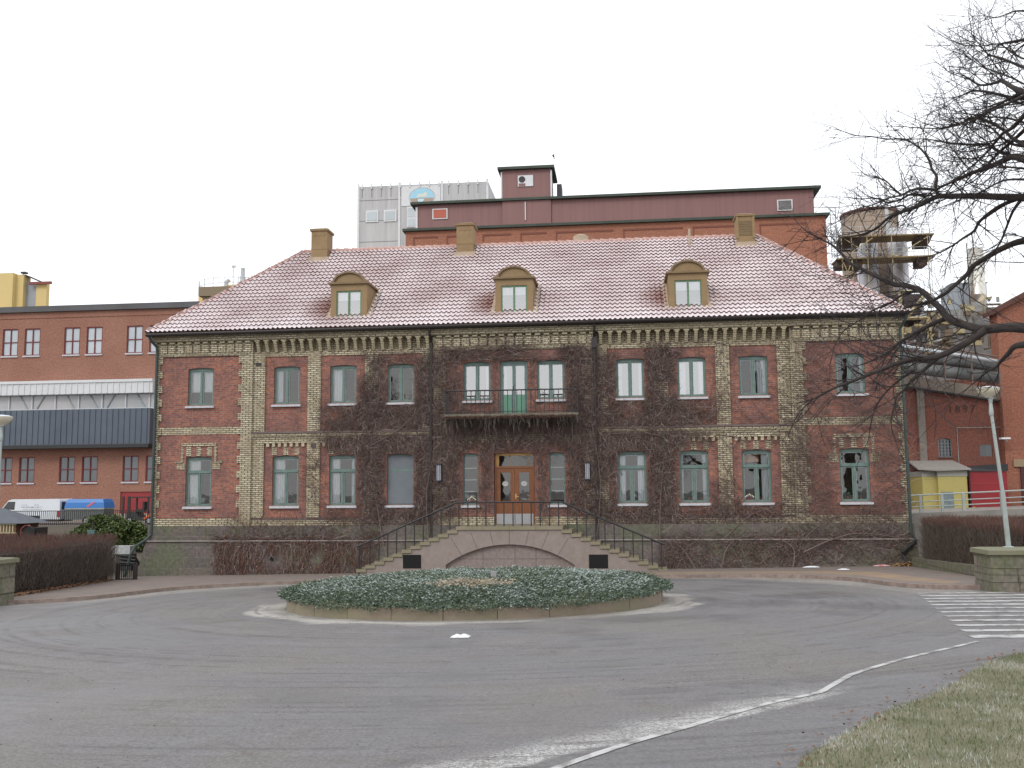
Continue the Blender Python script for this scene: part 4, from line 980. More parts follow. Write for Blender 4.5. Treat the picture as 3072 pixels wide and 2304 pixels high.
# ------------------------------------------------------------------ candle arches and window plants
CAND = mat('candle_bulb', (1, .85, .62, 1), .5, emit=1.2); REDW = mat('red_painted_wood', (.4, .03, .03, 1), .5); CW = mat('white_candle', (.7, .7, .66, 1), .6)
def candlearch(x, y, z, w, label):
    t = thing('candle_arch', (x, y, z), label, 'candle arch', 'electric candle arches in the windows')
    m = M(); m.add([(x - w, y - .02, z), (x + w, y - .02, z), (x + w, y - .02, z + .03), (x, y - .02, z + .13), (x - w, y - .02, z + .03), (x - w, y + .02, z), (x + w, y + .02, z), (x + w, y + .02, z + .03), (x, y + .02, z + .13), (x - w, y + .02, z + .03)], [(0, 1, 2, 3, 4), (9, 8, 7, 6, 5), (2, 7, 8, 3), (3, 8, 9, 4)]); m.build('stand', REDW, t)
    for k in range(7):
        cx = x - w + w * 2 * k / 6; h = .03 + .10 * (1 - abs(k - 3) / 3)
        m = M(); m.box(cx - .007, cx + .007, y - .007, y + .007, z + h, z + h + .07); m.build('candle', CW, t)
        m = M(); m.lathe((cx, y, z + h + .07), [(.001, 0), (.013, .012), (.011, .03), (.001, .045)], 8); m.build('bulb', CAND, t)
candlearch(8.63, .26, .84, .15, 'red electric candle arch lit behind the second window from the right, ground floor')
candlearch(-1.665, .16, .82, .15, 'red electric candle arch in the narrow window left of the entrance door')
PL = [mat('house_plant_leaf', (.035, .075, .035, 1), .6, col2=(.06, .10, .05, 1), vscale=20), mat('clay_pot', (.35, .12, .06, 1), .8)]
def potplant(x, y, z, s, label, n=46, seed=0, pot=True):
    r = random.Random(seed); t = thing('potted_plant', (x, y, z), label, 'potted plant', 'plants standing behind the windows')
    m = M()
    for i in range(n):
        a = r.uniform(0, 6.28); el = r.uniform(.1, 1.4); L_ = s * r.uniform(.5, 1); p = Vector((x, y, z + .1)); d = Vector((cos(a) * cos(el), sin(a) * cos(el) * .5, sin(el))); q = p + d * L_; sd_ = Vector((-sin(a), 0.2, cos(a))) * s * .12
        m.quad(p + d * L_ * .4, p + d * L_ * .7 + sd_, q, p + d * L_ * .7 - sd_)
    m.build('foliage', PL[0], t); m = M(); m.tube([(x, y, z), (x, y, z + .11)], [.05, .065], 10); m.build('pot', PL[1], t)
for (x, z, s, lb) in ((-9.12, .84, .3, 'dark plant in the left pane of the second ground floor window from the left'), (-8.62, .84, .26, 'low spreading plant in the right pane of the second ground floor window from the left'), (-6.9, .84, .28, 'leafy plant in the left pane of the third ground floor window from the left'), (-6.32, .84, .24, 'slim plant by the right pane of the third ground floor window from the left'),
                      (4.1, .84, .3, 'spiky plant in the left pane of the first ground floor window right of the stairs'), (4.62, .84, .32, 'bushy plant in the right pane of the first ground floor window right of the stairs'), (6.45, .84, .27, 'slender plant in the left pane of the window between the two right pilasters'), (6.9, .84, .22, 'small plant in the right pane of the window between the two right pilasters'), (9.05, .84, .3, 'rounded plant next to the lit candle arch'), (12.15, .84, .36, 'plant low in the left pane of the far right ground floor window'), (12.6, .84, .55, 'tall palm like plant in the right pane of the far right ground floor window'), (9.1, 4.75, .32, 'plant behind the upper window above the candle arch')):
    potplant(x, .34, z, s, lb, seed=int(x * 100) % 977)

# ------------------------------------------------------------------ round planter
CURB = mat('planter_curb_stone', (.27, .205, .165, 1), .9, col2=(.19, .185, .11, 1), vscale=.6, bump=.5, bscale=30)
px, py = PLC
plt = thing('round_planter', (px, py, gz(px, py)), 'round raised bed with low stone curb and frosted ground-cover juniper before the entrance', 'planter')
TOPZ = lambda x: -.955 + .0138 * (x - px)
m = M(); nb = 26
for k in range(nb):
    a0 = 2 * pi * k / nb + .0012; a1 = 2 * pi * (k + 1) / nb - .0012; jr = rnd.uniform(-.015, .015)
    for q in range(4):
        b0 = a0 + (a1 - a0) * q / 4; b1 = a0 + (a1 - a0) * (q + 1) / 4
        P = []
        for a in (b0, b1):
            for (rr_, zz) in ((PLR + jr, -.15), (PLR + jr - .02, .29), (PLR - .22, .30), (PLR - .22, -.1)):
                x = px + rr_ * sin(a); y = py - rr_ * cos(a); P.append((x, y, gz(x, y) + zz if zz < 0 else TOPZ(x) + zz - .30))
        m.add(P, [(0, 4, 5, 1), (1, 5, 6, 2)] + ([(0, 1, 2, 3)] if q == 0 else []) + ([(7, 6, 5, 4)] if q == 3 else []))
m.build('stone_curb', CURB, plt)
def moundz(x, y):
    d = sqrt((x - px) ** 2 + (y - py) ** 2) / PLR
    return TOPZ(x) + .02 + .07 * max(0, 1 - d ** 6) + .08 * noise.noise((x * 1.4, y * 1.4, 2)) + .04 * noise.noise((x * 4, y * 4, 5))
m = M(); NR, NA = 16, 64
for i in range(NR + 1):
    for k in range(NA):
        rr_ = (PLR - .02) * i / NR; a = 2 * pi * k / NA; x = px + rr_ * cos(a); y = py + rr_ * sin(a); m.v.append((x, y, moundz(x, y) - .03))
for i in range(NR):
    for k in range(NA): k2 = (k + 1) % NA; m.f.append((i * NA + k, i * NA + k2, (i + 1) * NA + k2, (i + 1) * NA + k)); m.m.append(0)
m.build('juniper_underlay', mat('juniper_shadow_base', (.05, .07, .04, 1), .95, vary=.3), plt)  # dark green underlay, its colour standing for shade between the sprigs
JU = [mat('juniper_dark', (.035, .065, .035, 1), .7, spec=.3), mat('juniper_green', (.105, .13, .07, 1), .7, spec=.3), mat('juniper_blue', (.13, .16, .125, 1), .7, spec=.3), mat('juniper_rime', (.32, .37, .35, 1), .8), mat('juniper_straw', (.46, .38, .28, 1), .8)]
m = M(); r = random.Random(31)
for i in range(95000):
    a = r.uniform(0, 6.2832); d = sqrt(r.random()); 
    if r.random() < .2: d = r.uniform(.96, 1.04)
    rr_ = d * (PLR + .0 + .10 * noise.noise((cos(a) * 3, sin(a) * 3, 0)))
    x = px + rr_ * cos(a); y = py + rr_ * sin(a)
    cd = sqrt(((x - px + .0) / .95) ** 2 + ((y - py + .9) / .8) ** 2)
    if cd < 1.15 and r.random() < 1.1 * (1.25 - cd): mi = 4 if r.random() < .8 else 3
    else:
        u = noise.noise((x * .75, y * .75, 7)); u2 = noise.noise((x * 2.5, y * 2.5, 9)); q = r.random()
        fr = .22 + .7 * max(0, u + .05) + .12 * u2 + (.10 if x < px - 3 else 0) + (.2 if x > px + 2.3 and y > py - 2.5 else 0)
        mi = 3 if q < fr * .6 else 2 if q < fr * .6 + .3 + .3 * fr else 1 if q < .82 - .1 * u2 else 0
    z = moundz(min(max(x, px - PLR), px + PLR), y) + r.uniform(-.03, .05)
    L_ = r.uniform(.03, .075); az = a + r.gauss(0, .9); el = r.uniform(.02, .5)
    if d > .94: el = r.uniform(-.9, .5); z -= r.uniform(0, .05); mi = 0 if (mi == 3 and r.random() < .75) else mi  # rim tufts swap rime for dark green, partly as painted shading
    if mi >= 3 and d <= .94: z += .02 if mi == 3 else .045
    dv = Vector((cos(az) * cos(el), sin(az) * cos(el), sin(el))); sd_ = (Matrix.Rotation(r.uniform(0, 3.14), 3, dv) @ dv.cross(Vector((0, 0, 1))).normalized()) * L_ * .2; p = Vector((x, y, z)); q1 = p + dv * L_
    m.quad(p, p + dv * L_ * .55 + sd_, q1, p + dv * L_ * .55 - sd_, mi)
m.build('juniper', JU, plt, kind='stuff')
m = M(); m.box(px + .22, px + .36, py + .9, py + 1.0, -.95, -.70); m.build('socket_post', mat('grey_post', (.3, .3, .3, 1), .7), plt)

# ------------------------------------------------------------------ hedges
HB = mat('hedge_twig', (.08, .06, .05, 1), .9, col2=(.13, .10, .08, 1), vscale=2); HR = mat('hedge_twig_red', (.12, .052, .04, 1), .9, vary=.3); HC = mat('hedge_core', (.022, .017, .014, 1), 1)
def hedge(name, poly, ztop, n, label, seed, loc, zb=None):
    # poly: plan outline (counter-clockwise); body of twigs growing through the volume with a dark woody core
    r = random.Random(seed); t = thing(name, loc, label, 'hedge', 'bare clipped hedges')
    xs_ = [p[0] for p in poly]; ys_ = [p[1] for p in poly]; cx = sum(xs_) / len(xs_); cy = sum(ys_) / len(ys_)
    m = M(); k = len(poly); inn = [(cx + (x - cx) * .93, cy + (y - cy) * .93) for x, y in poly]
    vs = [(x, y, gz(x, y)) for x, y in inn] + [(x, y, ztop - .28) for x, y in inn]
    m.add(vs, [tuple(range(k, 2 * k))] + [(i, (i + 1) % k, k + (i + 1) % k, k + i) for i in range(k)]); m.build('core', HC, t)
    def inside(x, y):
        c = False; j = k - 1
        for i in range(k):
            if (poly[i][1] > y) != (poly[j][1] > y) and x < (poly[j][0] - poly[i][0]) * (y - poly[i][1]) / (poly[j][1] - poly[i][1]) + poly[i][0]: c = not c
            j = i
        return c
    m = M(); per = 0; segs = []
    for i in range(k):
        a, b = poly[i], poly[(i + 1) % k]; L_ = sqrt((a[0] - b[0]) ** 2 + (a[1] - b[1]) ** 2); segs.append((a, b, L_)); per += L_
    for i in range(n):
        if r.random() < .55:
            q = r.uniform(0, per)
            for a, b, L_ in segs:
                if q <= L_: break
                q -= L_
            u = q / L_; x = a[0] + (b[0] - a[0]) * u; y = a[1] + (b[1] - a[1]) * u
            x += (cx - x) * abs(r.gauss(0, .03)) + r.gauss(0, .05); y += (cy - y) * abs(r.gauss(0, .03)) + r.gauss(0, .05); z = gz(x, y) + .12 + r.random() * (ztop - gz(x, y) - .3)
            top = False
        else:
            while True:
                x = r.uniform(min(xs_), max(xs_)); y = r.uniform(min(ys_), max(ys_))
                if inside(x, y): break
            z = ztop - .3 + r.random() * .15; top = True
        ln = r.uniform(.15, .42); dx = (x - cx); dy = (y - cy); dd = sqrt(dx * dx + dy * dy) + .01
        d = Vector((r.gauss(0, .35) + (0 if top else .35 * dx / dd), r.gauss(0, .35) + (0 if top else .35 * dy / dd), 1)).normalized(); p = Vector((x, y, z))
        lim = ztop + .12 * noise.noise((x * 1.3, y * 1.3, 0)) + r.uniform(-.06, .09)
        pts = [p]
        for s in range(3):
            p = p + d * ln / 3; d = (d + Vector((r.gauss(0, .25), r.gauss(0, .25), 0))).normalized()
            if p.z > lim: break
            pts.append(p)
        if len(pts) > 1: twig(m, pts, .006, .003, 1 if (z > ztop - .33 and r.random() < .75) else 0)
    m.build('twigs', [HB, HR], t)
hedge('hedge', [(-12.85, -10.9), (-13.0, -9.3), (-13.9, -3.6), (-14.2, -2.7), (-16, -2.3), (-24, -2.6), (-24, -11.5), (-16, -11.9), (-13.2, -11.7)], -.13, 26000, 'low dark leafless hedge behind the left stone pillar', 41, (-16, -7, gz(-16, -7)))
hedge('hedge', [(14.25, -10), (17.6, -10), (17.9, -1.4), (17, -.8), (14.9, -.75), (14.25, -1.3), (14.1, -2.4)], .27, 26000, 'reddish leafless hedge behind the right stone pillar and low wall', 43, (16, -5, gz(16, -5)))

# evergreen shrubs left of the house
EG = [mat('laurel_leaf', (.06, .09, .02, 1), .6, col2=(.11, .15, .035, 1), vscale=8), mat('laurel_leaf_dark', (.03, .05, .014, 1), .6)]
def shrub(x, y, zb, w, d, h, n, label, seed):
    r = random.Random(seed); t = thing('evergreen_shrub', (x, y, zb), label, 'shrub', 'evergreen shrubs beside the house')
    m = M()
    for i in range(5): 
        a = r.uniform(0, 6.28); m.tube([(x, y, zb), (x + .3 * w * cos(a), y + .3 * d * sin(a), zb + h * .7)], [.04, .015], 5)
    m.build('stem', VBR, t); m = M()
    cl = [(r.uniform(-1, 1), r.uniform(-1, 1), r.uniform(.0, 1)) for _ in range(34)]
    for i in range(n):
        c = r.choice(cl); a = r.uniform(0, 6.28); e = r.uniform(-.6, 1.57); R_c = r.uniform(.6, 1) * .42
        f = sqrt(max(.05, 1 - (c[2] - .3) ** 2 * .9))
        X = x + w * .5 * (c[0] * f * .75 + R_c * cos(a) * cos(e)); Y = y + d * .5 * (c[1] * f * .75 + R_c * sin(a) * cos(e)); Z = zb + h * (c[2] * .62 + R_c * .6 * sin(e)) 
        if Z < zb: continue
        s = r.uniform(.05, .11); u = Vector((r.gauss(0, 1), r.gauss(0, 1), r.gauss(0, .6))).normalized() * s; v = u.cross(Vector((r.gauss(0, 1), r.gauss(0, 1), 1))).normalized() * s * .45; p = Vector((X, Y, Z))
        m.quad(p - u, p - v, p + u, p + v, 0 if r.random() < .7 else 1)
    m.build('foliage', EG, t)
shrub(-23.0, 12, -1.5, 3.1, 1.8, 2.0, 12000, 'dark green laurel shrub left of the green post, in front of the blue trailer', 51)
shrub(-20.9, 11.6, -1.5, 3.2, 2.0, 1.75, 12000, 'dark green laurel shrub next to the house corner, below the forklift', 53)

# ------------------------------------------------------------------ stone pillars, lamps, low wall, gate
PST = brickmat('mossy_pillar_stone', (.20, .175, .14, 1), (.16, .145, .12, 1), (.11, .10, .08, 1), bw=.62, rh=.42, ms=.02, dirt=(.12, .135, .065, 1), dirt_amt=.8, big=1.2, bump=.8)
CAPM = mat('pillar_cap_stone', (.22, .20, .15, 1), .9, col2=(.16, .17, .09, 1), vscale=2.5, bump=.4)
FROSTC = mat('frosted_metal_top', (.45, .48, .5, 1), .8)
def pillar(x0, x1, y0, y1, top, label):
    cx, cy = (x0 + x1) / 2, (y0 + y1) / 2; zb = gz(cx, cy) - .1
    t = thing('stone_pillar', (cx, cy, zb + .1), label, 'pillar', 'stone gate pillars')
    m = M(); rows = 3; h = (top - .12 - zb) / rows
    for i in range(rows):
        j = rnd.uniform(-.012, .012)
        for (a, b) in (((x0, x0 + (x1 - x0) * .45), (x0 + (x1 - x0) * .45, x1)) if i % 2 else ((x0, x0 + (x1 - x0) * .62), (x0 + (x1 - x0) * .62, x1))):
            jj = rnd.uniform(-.012, .012); m.box(a + .006, b - .006, y0 + jj, y1, zb + h * i + .007, zb + h * (i + 1) - .007)
    m.box(x0 + .02, x1 - .02, y0 + .03, y1 - .02, zb, top - .12)
    m.build('shaft', PST, t)
    m = M(); m.box(x0 - .06, x1 + .06, y0 - .06, y1 + .06, top - .12, top - .015); m.add([(x0 - .06, y0 - .06, top - .015), (x1 + .06, y0 - .06, top - .015), (x1 + .06, y1 + .06, top - .015), (x0 - .06, y1 + .06, top - .015), (x0 + .1, y0 + .1, top + .01), (x1 - .1, y0 + .1, top + .01), (x1 - .1, y1 - .1, top + .01), (x0 + .1, y1 - .1, top + .01)], [(0, 1, 5, 4), (1, 2, 6, 5), (2, 3, 7, 6), (3, 0, 4, 7), (4, 5, 6, 7)])
    m.build('cap', CAPM, t)
pillar(-12.9, -11.68, -13.55, -12.55, -.36, 'mossy stone gate pillar at the left edge in front of the dark hedge')
pillar(12.66, 14.0, -12.05, -10.9, -.24, 'mossy stone gate pillar at the right edge behind the zebra crossing')
GALV = mat('galvanised_pole', (.36, .40, .38, 1), .45, .3, vary=.15, vscale=3); LOP = mat('lamp_bowl', (.62, .57, .44, 1), .4, vary=.08); LTOP = mat('lamp_lid', (.62, .66, .7, 1), .4)
def lamp(x, y, zb, top, label, lean=0.0):
    t = thing('street_lamp', (x, y, zb), label, 'street lamp', 'globe street lamps on the gate pillars')
    H = top - zb
    m = M(); m.lathe((x, y, zb), [(.14, 0), (.14, .02), (.06, .04), (.055, .06)], 16); m.tube([(x, y, zb + .03), (x + lean * .25, y, zb + H * .35)], [.062, .058], 12); m.tube([(x + lean * .25, y, zb + H * .35), (x + lean * .8, y, zb + H * .82)], [.046, .04], 12)
    m.lathe((x + lean * .82, y, zb + H * .82), [(.04, -.03), (.052, .0), (.056, .08), (.045, .2), (.04, .28), (.05, .36), (.07, .43), (.075, H * .18 - .3)], 14)
    m.build('pole', GALV, t)
    zt = top - .27
    m = M(); m.lathe((x + lean, y, zt), [(.07, -.02), (.085, .0), (.165, .055), (.23, .115), (.265, .18), (.27, .215)], 24); 
    for k in range(6):
        a = k * pi / 3; m.tube([(x + lean + .078 * cos(a), y + .078 * sin(a), zt), (x + lean + .152 * cos(a), y + .152 * sin(a), zt + .078), (x + lean + .228 * cos(a), y + .228 * sin(a), zt + .148), (x + lean + .266 * cos(a), y + .266 * sin(a), zt + .205)], .004, 4, 1)
    m.build('lamp_shade', [LOP, GUT], t, smooth=True)
    m = M(); m.lathe((x + lean, y, zt + .215), [(.268, -.008), (.268, .006), (.18, .036), (.08, .05), (.001, .053)], 24); m.build('lamp_lid', LTOP, t, smooth=True)
lamp(-11.93, -13.05, -.35, 3.32, 'grey street lamp standing on the left pillar at the picture edge')
lamp(13.36, -11.3, -.235, 3.74, 'pale street lamp standing on the right pillar before the dated wall', lean=-.26)
m = M(); n = 14
for i in range(n):
    y0 = -1.3 - 9.6 * i / n; y1 = -1.3 - 9.6 * (i + 1) / n; z0 = gz(14, y0); j = rnd.uniform(-.01, .01)
    m.box(13.84 + j, 14.12, y1 + .008, y0 - .008, z0 - .2, z0 + .40 + .0)
m.build('low_wall', PST, loc=(14, -6, gz(14, -6)), label='low rough stone wall along the right pavement below the hedge', cat='wall')
gt = thing('iron_gate', (-13.9, -3.0, gz(-13.9, -3)), 'small dark iron gate between the left hedge and the house corner', 'gate')
m = M(); za = gz(-13.9, -3)
for z in (za + .1, -1.3): m.box(-13.92, -13.3, -3.02, -2.98, z, z + .04)
m.build('gate_frame', BLACK, gt)
for k in range(9): m = M(); x = -13.9 + k * .072; m.box(x, x + .02, -3.01, -2.99, za + .04, -1.2); m.build('bar', BLACK, gt)
GPW = mat('gate_post_wood', (.04, .032, .03, 1), .8)
m = M(); m.box(-13.34, -13.24, -3.1, -2.95, za, -1.25); m.build('gate_post', GPW, gt)
m = M(); m.box(-14.0, -13.9, -3.1, -2.95, za, -1.2); m.build('gate_post', GPW, gt)
ac = thing('cooling_unit', (-17, 3, -1.7), 'white boxed cooling unit with dark piping below it by the house side', 'cooling unit')
m = M(); m.box(-17.5, -16.65, 3, 3.5, -1.26, -.92); m.build('casing', mat('white_casing', (.5, .52, .52, 1), .6, col2=(.3, .33, .33, 1), vscale=7), ac)
for k in range(3): m = M(); m.tube([(-17.1, 3.05, -1.32 - k * .14), (-16.4, 3.0, -1.36 - k * .14), (-16.2, 3.2, -1.8)], .035, 6); m.build('pipe', BLACK, ac)
m = M(); m.box(-17.3, -16.6, 3.1, 3.5, -2.0, -1.27); m.build('base', mat('dark_base', (.05, .05, .05, 1), .8), ac)
pg = thing('green_post_box', (-19.5, 5, -1.5), 'pale green box on a dark post in front of the laurel shrubs', 'post box')
m = M(); m.box(-19.52, -19.46, 5.03, 5.09, -1.6, .04); m.build('post', BLACK, pg)
m = M(); m.box(-19.66, -19.34, 4.92, 5.05, -.78, -.36); m.box(-19.68, -19.32, 4.90, 5.07, -.36, -.32); m.build('box', mat('pale_green_box', (.10, .2, .19, 1), .6, vary=.2), pg)
# ------------------------------------------------------------------ background: left works
FB = brickmat('factory_brick', (.34, .15, .10, 1), (.28, .12, .08, 1), (.30, .2, .16, 1), dirt=(.25, .12, .085, 1), dirt_amt=.7, big=.25)
FWR = mat('maroon_frame', (.15, .02, .025, 1), .6); FGL = mat('factory_glass', (.42, .47, .50, 1), .25, vary=.2, vscale=.4, spec=1); FGD = mat('factory_glass_dark', (.10, .115, .125, 1), .2, vary=.3, vscale=.5, spec=1)
WHM = mat('white_cladding', (.62, .63, .64, 1), .6, vary=.08, vscale=.5); DKM = mat('dark_blue_cladding', (.085, .105, .135, 1), .5, vary=.2, vscale=.4); ROOFE = mat('felt_fascia', (.10, .10, .105, 1), .8, vary=.2, vscale=.5)
fx = thing('factory_building', (-45, 42, -1), 'long red brick factory with maroon windows and a dark ribbed walkway, at the left', 'factory')
FY = 42
fr = []
ups, lows = [], []
for k in range(-2, 4):
    for dx in (0, 2.03):
        ups.append((-49.12 + 5.66 * k + dx, 13.2, 1.44, 2.37)); lows.append((-49.1 + 5.66 * k + dx - (.0), 2.3, 1.42, 2.18))
ups = [u for u in ups if u[0] < -33.2]; lows = [u for u in lows if u[0] < -33.2]
for (x, z, w_, h_) in ups + lows: fr.append((x, x + w_, z, z + h_, FY + .22, None))
fr.append((-37.9, -34.6, -1.2, 1.47, FY + .25, None)); fr.append((-49.7, -48.7, -.4, 1.3, FY + .2, None))
m = facade([r_ for r_ in fr], -66, -31.7, -1.6, 16.45, FY, 0)
m.quad((-31.7, FY, -1.6), (-31.7, FY + 22, -1.6), (-31.7, FY + 22, 17), (-31.7, FY, 17)); m.box(-66, -31.7, FY - .06, FY - .002, 16.44, 16.95); m.quad((-66, FY, 16.95), (-31.7, FY, 16.95), (-31.7, FY + 22, 16.95), (-66, FY + 22, 16.95))
m.build('wall', FB, fx)
m = M(); m.box(-66.3, -31.35, FY - .35, FY + 22, 16.96, 17.45); m.build('roof', ROOFE, fx)
for (x, z, w_, h_), up in [(u, 1) for u in ups] + [(u, 0) for u in lows]:
    m = M(); f = .09; yb = FY + .05
    m.box(x, x + f, yb, yb + .1, z, z + h_); m.box(x + w_ - f, x + w_, yb, yb + .1, z, z + h_); m.box(x + f, x + w_ - f, yb, yb + .1, z, z + f); m.box(x + f, x + w_ - f, yb, yb + .1, z + h_ - f, z + h_)
    m.box(x + w_ / 2 - .04, x + w_ / 2 + .04, yb, yb + .1, z + f, z + h_ - f); m.box(x + f, x + w_ - f, yb + .005, yb + .095, z + h_ * .5 - .04, z + h_ * .5 + .04)
    Wn = m.build('window', FWR, fx)
    m = M(); m.quad((x + f, yb + .08, z + f), (x + w_ - f, yb + .08, z + f), (x + w_ - f, yb + .08, z + h_ - f), (x + f, yb + .08, z + h_ - f)); m.build('pane', FGL if up else FGD, Wn)
    m = M(); m.box(x - .06, x + w_ + .06, FY - .12, FY + .05, z - .13, z - .005); m.build('sill', SILL, Wn)
m = M(); m.box(-66, -34.9, FY - .9, FY - .01, 9.70, 10.88)
x = -66
while x < -35: m.box(x, x + .09, FY - .955, FY - .902, 9.72, 10.62); x += .53
m.box(-66, -34.9, FY - 1.0, FY - .902, 10.64, 10.86); m.build('white_panel_band', WHM, fx)
m = M(); m.quad((-66, FY - .3, 8.45), (-34.9, FY - .3, 8.45), (-34.9, FY - .3, 9.7), (-66, FY - .3, 9.7)); m.build('glazed_band', mat('band_glass', (.28, .29, .30, 1), .2, col2=(.42, .40, .40, 1), vscale=.35, spec=.8), fx)
m = M(); x = -66.9
while x < -35: 
    m.box(x - .06, x + .06, FY - .42, FY - .31, 8.45, 9.7); k = int(x * 10)
    m.beam((x + .4, FY - .36, 8.5), (x + 1.1, FY - .36, 9.65), .08, 1) if k % 2 else m.beam((x + 1.7, FY - .36, 8.5), (x + 1.0, FY - .36, 9.65), .08, 1)
    x += 2.1
m.box(-66, -34.9, FY - .5, FY - .29, 8.38, 8.5); m.build('window_frame', [mat('pale_mullion', (.5, .52, .54, 1), .5), mat('pale_brace', (.33, .38, .4, 1), .6)], fx)
m = M(); m.box(-66, -34.9, FY - 1.2, FY - .01, 5.42, 8.38); x = -66
while x < -35: m.box(x, x + .07, FY - 1.26, FY - 1.202, 5.5, 8.36); x += .505
m.build('dark_ribbed_cladding', DKM, fx)
m = M(); m.box(-66, -34.9, FY - 1.35, FY - .01, 5.12, 5.41); m.build('beam', BLACK, fx)
m = M(); m.box(-37.9, -34.6, FY + .1, FY + .2, -1.2, 1.47); m.build('door', mat('red_gate_paint', (.27, .025, .028, 1), .6, vary=.1), fx)
m = M(); m.box(-41, -31.8, FY - .1, FY - .005, -1.4, -.35); m.box(-66, -41.01, FY - .1, FY - .005, -1.4, -.6); m.build('base_course', mat('pale_render_base', (.36, .31, .25, 1), .9), fx)

bh = thing('beige_hall', (-26, 52, -1), 'taupe flat-roofed hall rising behind the left factory and the house roof', 'hall')
m = M(); m.box(-35.6, -12, 52, 66, -1, 20.0); m.build('wall', mat('taupe_render', (.26, .20, .13, 1), .8, vary=.1, vscale=.3), bh)
m = M(); m.box(-35.9, -12, 51.7, 66.2, 20.0, 20.9); m.build('roof', mat('taupe_fascia', (.22, .17, .11, 1), .8), bh)
yt = thing('yellow_tower', (-66, 70, -1), 'pale yellow tower block with grey panel far behind the factory, at the left edge', 'tower')
YP = mat('pale_yellow_panel', (.62, .47, .2, 1), .7, vary=.08, vscale=.2); GP = mat('grey_steel_panel', (.28, .29, .31, 1), .5, vary=.2, vscale=.3)
m = M(); m.box(-78, -67.05, 70, 72, -1, 27.4); m.box(-67.05, -66.1, 70.6, 72, -1, 27.3); m.box(-64.7, -63.4, 71, 71.6, -1, 26.3); m.build('wall', YP, yt)
m = M(); m.box(-66.1, -64.7, 71.2, 71.9, -1, 26.5); m.build('grey_panel', GP, yt)
m = M(); m.add([(-66.1, 70.9, 27.2), (-64.5, 70.9, 26.5), (-64.5, 72, 26.5), (-66.1, 72, 27.2), (-66.1, 70.9, 27.35), (-64.5, 70.9, 26.65), (-64.5, 72, 26.65), (-66.1, 72, 27.35)], [(0, 1, 5, 4), (4, 5, 6, 7), (1, 2, 6, 5)]); m.box(-66.4, -65.8, 70.4, 71, 27.4, 27.6); m.build('roof', BLACK, yt)
m = M(); m.box(-65.4, -62.6, 70.5, 70.8, 26.05, 26.35); m.build('lifting_beam', mat('rust_red_beam', (.20, .05, .045, 1), .6), yt)
tk = thing('storage_tank', (-43.5, 80, -1), 'round yellow storage tank with thin guard rail on top, left of the house roof', 'tank')
m = M(); m.cyl((-43.2, 80.3), 5.1, -1, 26.0, 40); m.tube([(-43.2, 80.3, 26.0), (-43.2, 80.3, 27.0)], [5.1, 2.0], 40); m.build('body', mat('yellow_tank_paint', (.60, .40, .12, 1), .6, vary=.1, vscale=.4), tk)
RAIL = mat('pale_rail', (.45, .48, .5, 1), .5)
m = M(); n = 20
for k in range(n):
    a = 2 * pi * k / n; x, y = -43.2 + 5.1 * cos(a), 80.3 + 5.1 * sin(a); m.tube([(x, y, 25.9), (x, y, 27.3)], .045, 4)
for zz in (26.6, 27.25): m.tube([(-43.2 + 5.1 * cos(2 * pi * k / 40), 80.3 + 5.1 * sin(2 * pi * k / 40), zz) for k in range(41)], .035, 4)
m.build('guard_rail', RAIL, tk)
m = M(); m.tube([(-42.9, 77, 26), (-42.9, 77, 28.9)], .05, 6); m.box(-43.1, -42.6, 76.9, 77.1, 28.8, 29.05); m.tube([(-43.6, 76.6, 26.0), (-43.6, 76.6, 26.9), (-43.2, 76.6, 27.2)], .28, 10); m.tube([(-41.7, 77, 26), (-41.7, 77, 27.6)], .38, 10); m.tube([(-41.7, 77, 27.6), (-41.7, 77, 28.7)], .27, 10)
m.box(-45.1, -43.9, 76.6, 77.2, 26.0, 26.4); m.build('vent_gear', mat('pale_vent_metal', (.5, .53, .54, 1), .4, vary=.3), tk)

# vehicles in the yard
TYRE = mat('tyre_rubber', (.02, .02, .02, 1), .9); WH = mat('white_vehicle_paint', (.66, .69, .73, 1), .35, vary=.05); DGL = mat('vehicle_glass', (.03, .035, .035, 1), .1, spec=1)
zy = gz(-41, 34)
def wheel(t, x, y, z, r_, yw=.2, rim=None):
    m = M(); m.tube([(x, y, z), (x, y + yw, z)], r_, 18); wh = m.build('wheel', TYRE, t); m = M(); m.tube([(x, y - .01, z), (x, y + .02, z)], r_ * .6, 14); m.build('rim', rim or mat('rim_grey', (.35, .36, .36, 1), .4), wh)
vn = thing('white_van', (-41, 34, zy), 'white panel van with faint lettering on its side, parked before the left factory', 'van')
y0, y1 = 34.0, 35.9; zf = zy + .42
m = M(); side = [(-43.6, zf), (-43.65, zf + .55), (-43.15, zf + .8), (-42.62, zf + 1.42), (-42.3, zf + 1.52), (-38.6, zf + 1.54), (-38.45, zf + 1.4), (-38.42, zf)]
m.prism(side, y0, y1); m.build('body', WH, vn)
m = M(); m.prism([(-43.08, zf + .78), (-42.62, zf + 1.34), (-42.05, zf + 1.34), (-42.1, zf + .72)], y0 - .012, y0 - .002); m.build('side_window', DGL, vn)
m = M(); m.add([(-43.13, y0 + .12, zf + .83), (-43.13, y1 - .12, zf + .83), (-42.66, y1 - .15, zf + 1.40), (-42.66, y0 + .15, zf + 1.40)], [(3, 2, 1, 0)]); m.build('windscreen', DGL, vn)
m = M(); m.box(-43.55, -38.45, y0 - .01, y1, zy + .25, zf - .001); m.box(-40.95, -40.0, y0 - .02, y0 + .3, zf - .1, zf + .28); m.build('sill', BLACK, vn)
wheel(vn, -40.45, y0 - .03, zy + .33, .33); wheel(vn, -42.95, y0 - .03, zy + .33, .33)
m = M(); m.box(-38.62, -38.41, y0 - .015, y0 + .02, zf + .15, zf + .6); m.build('tail_light', REDW, vn)
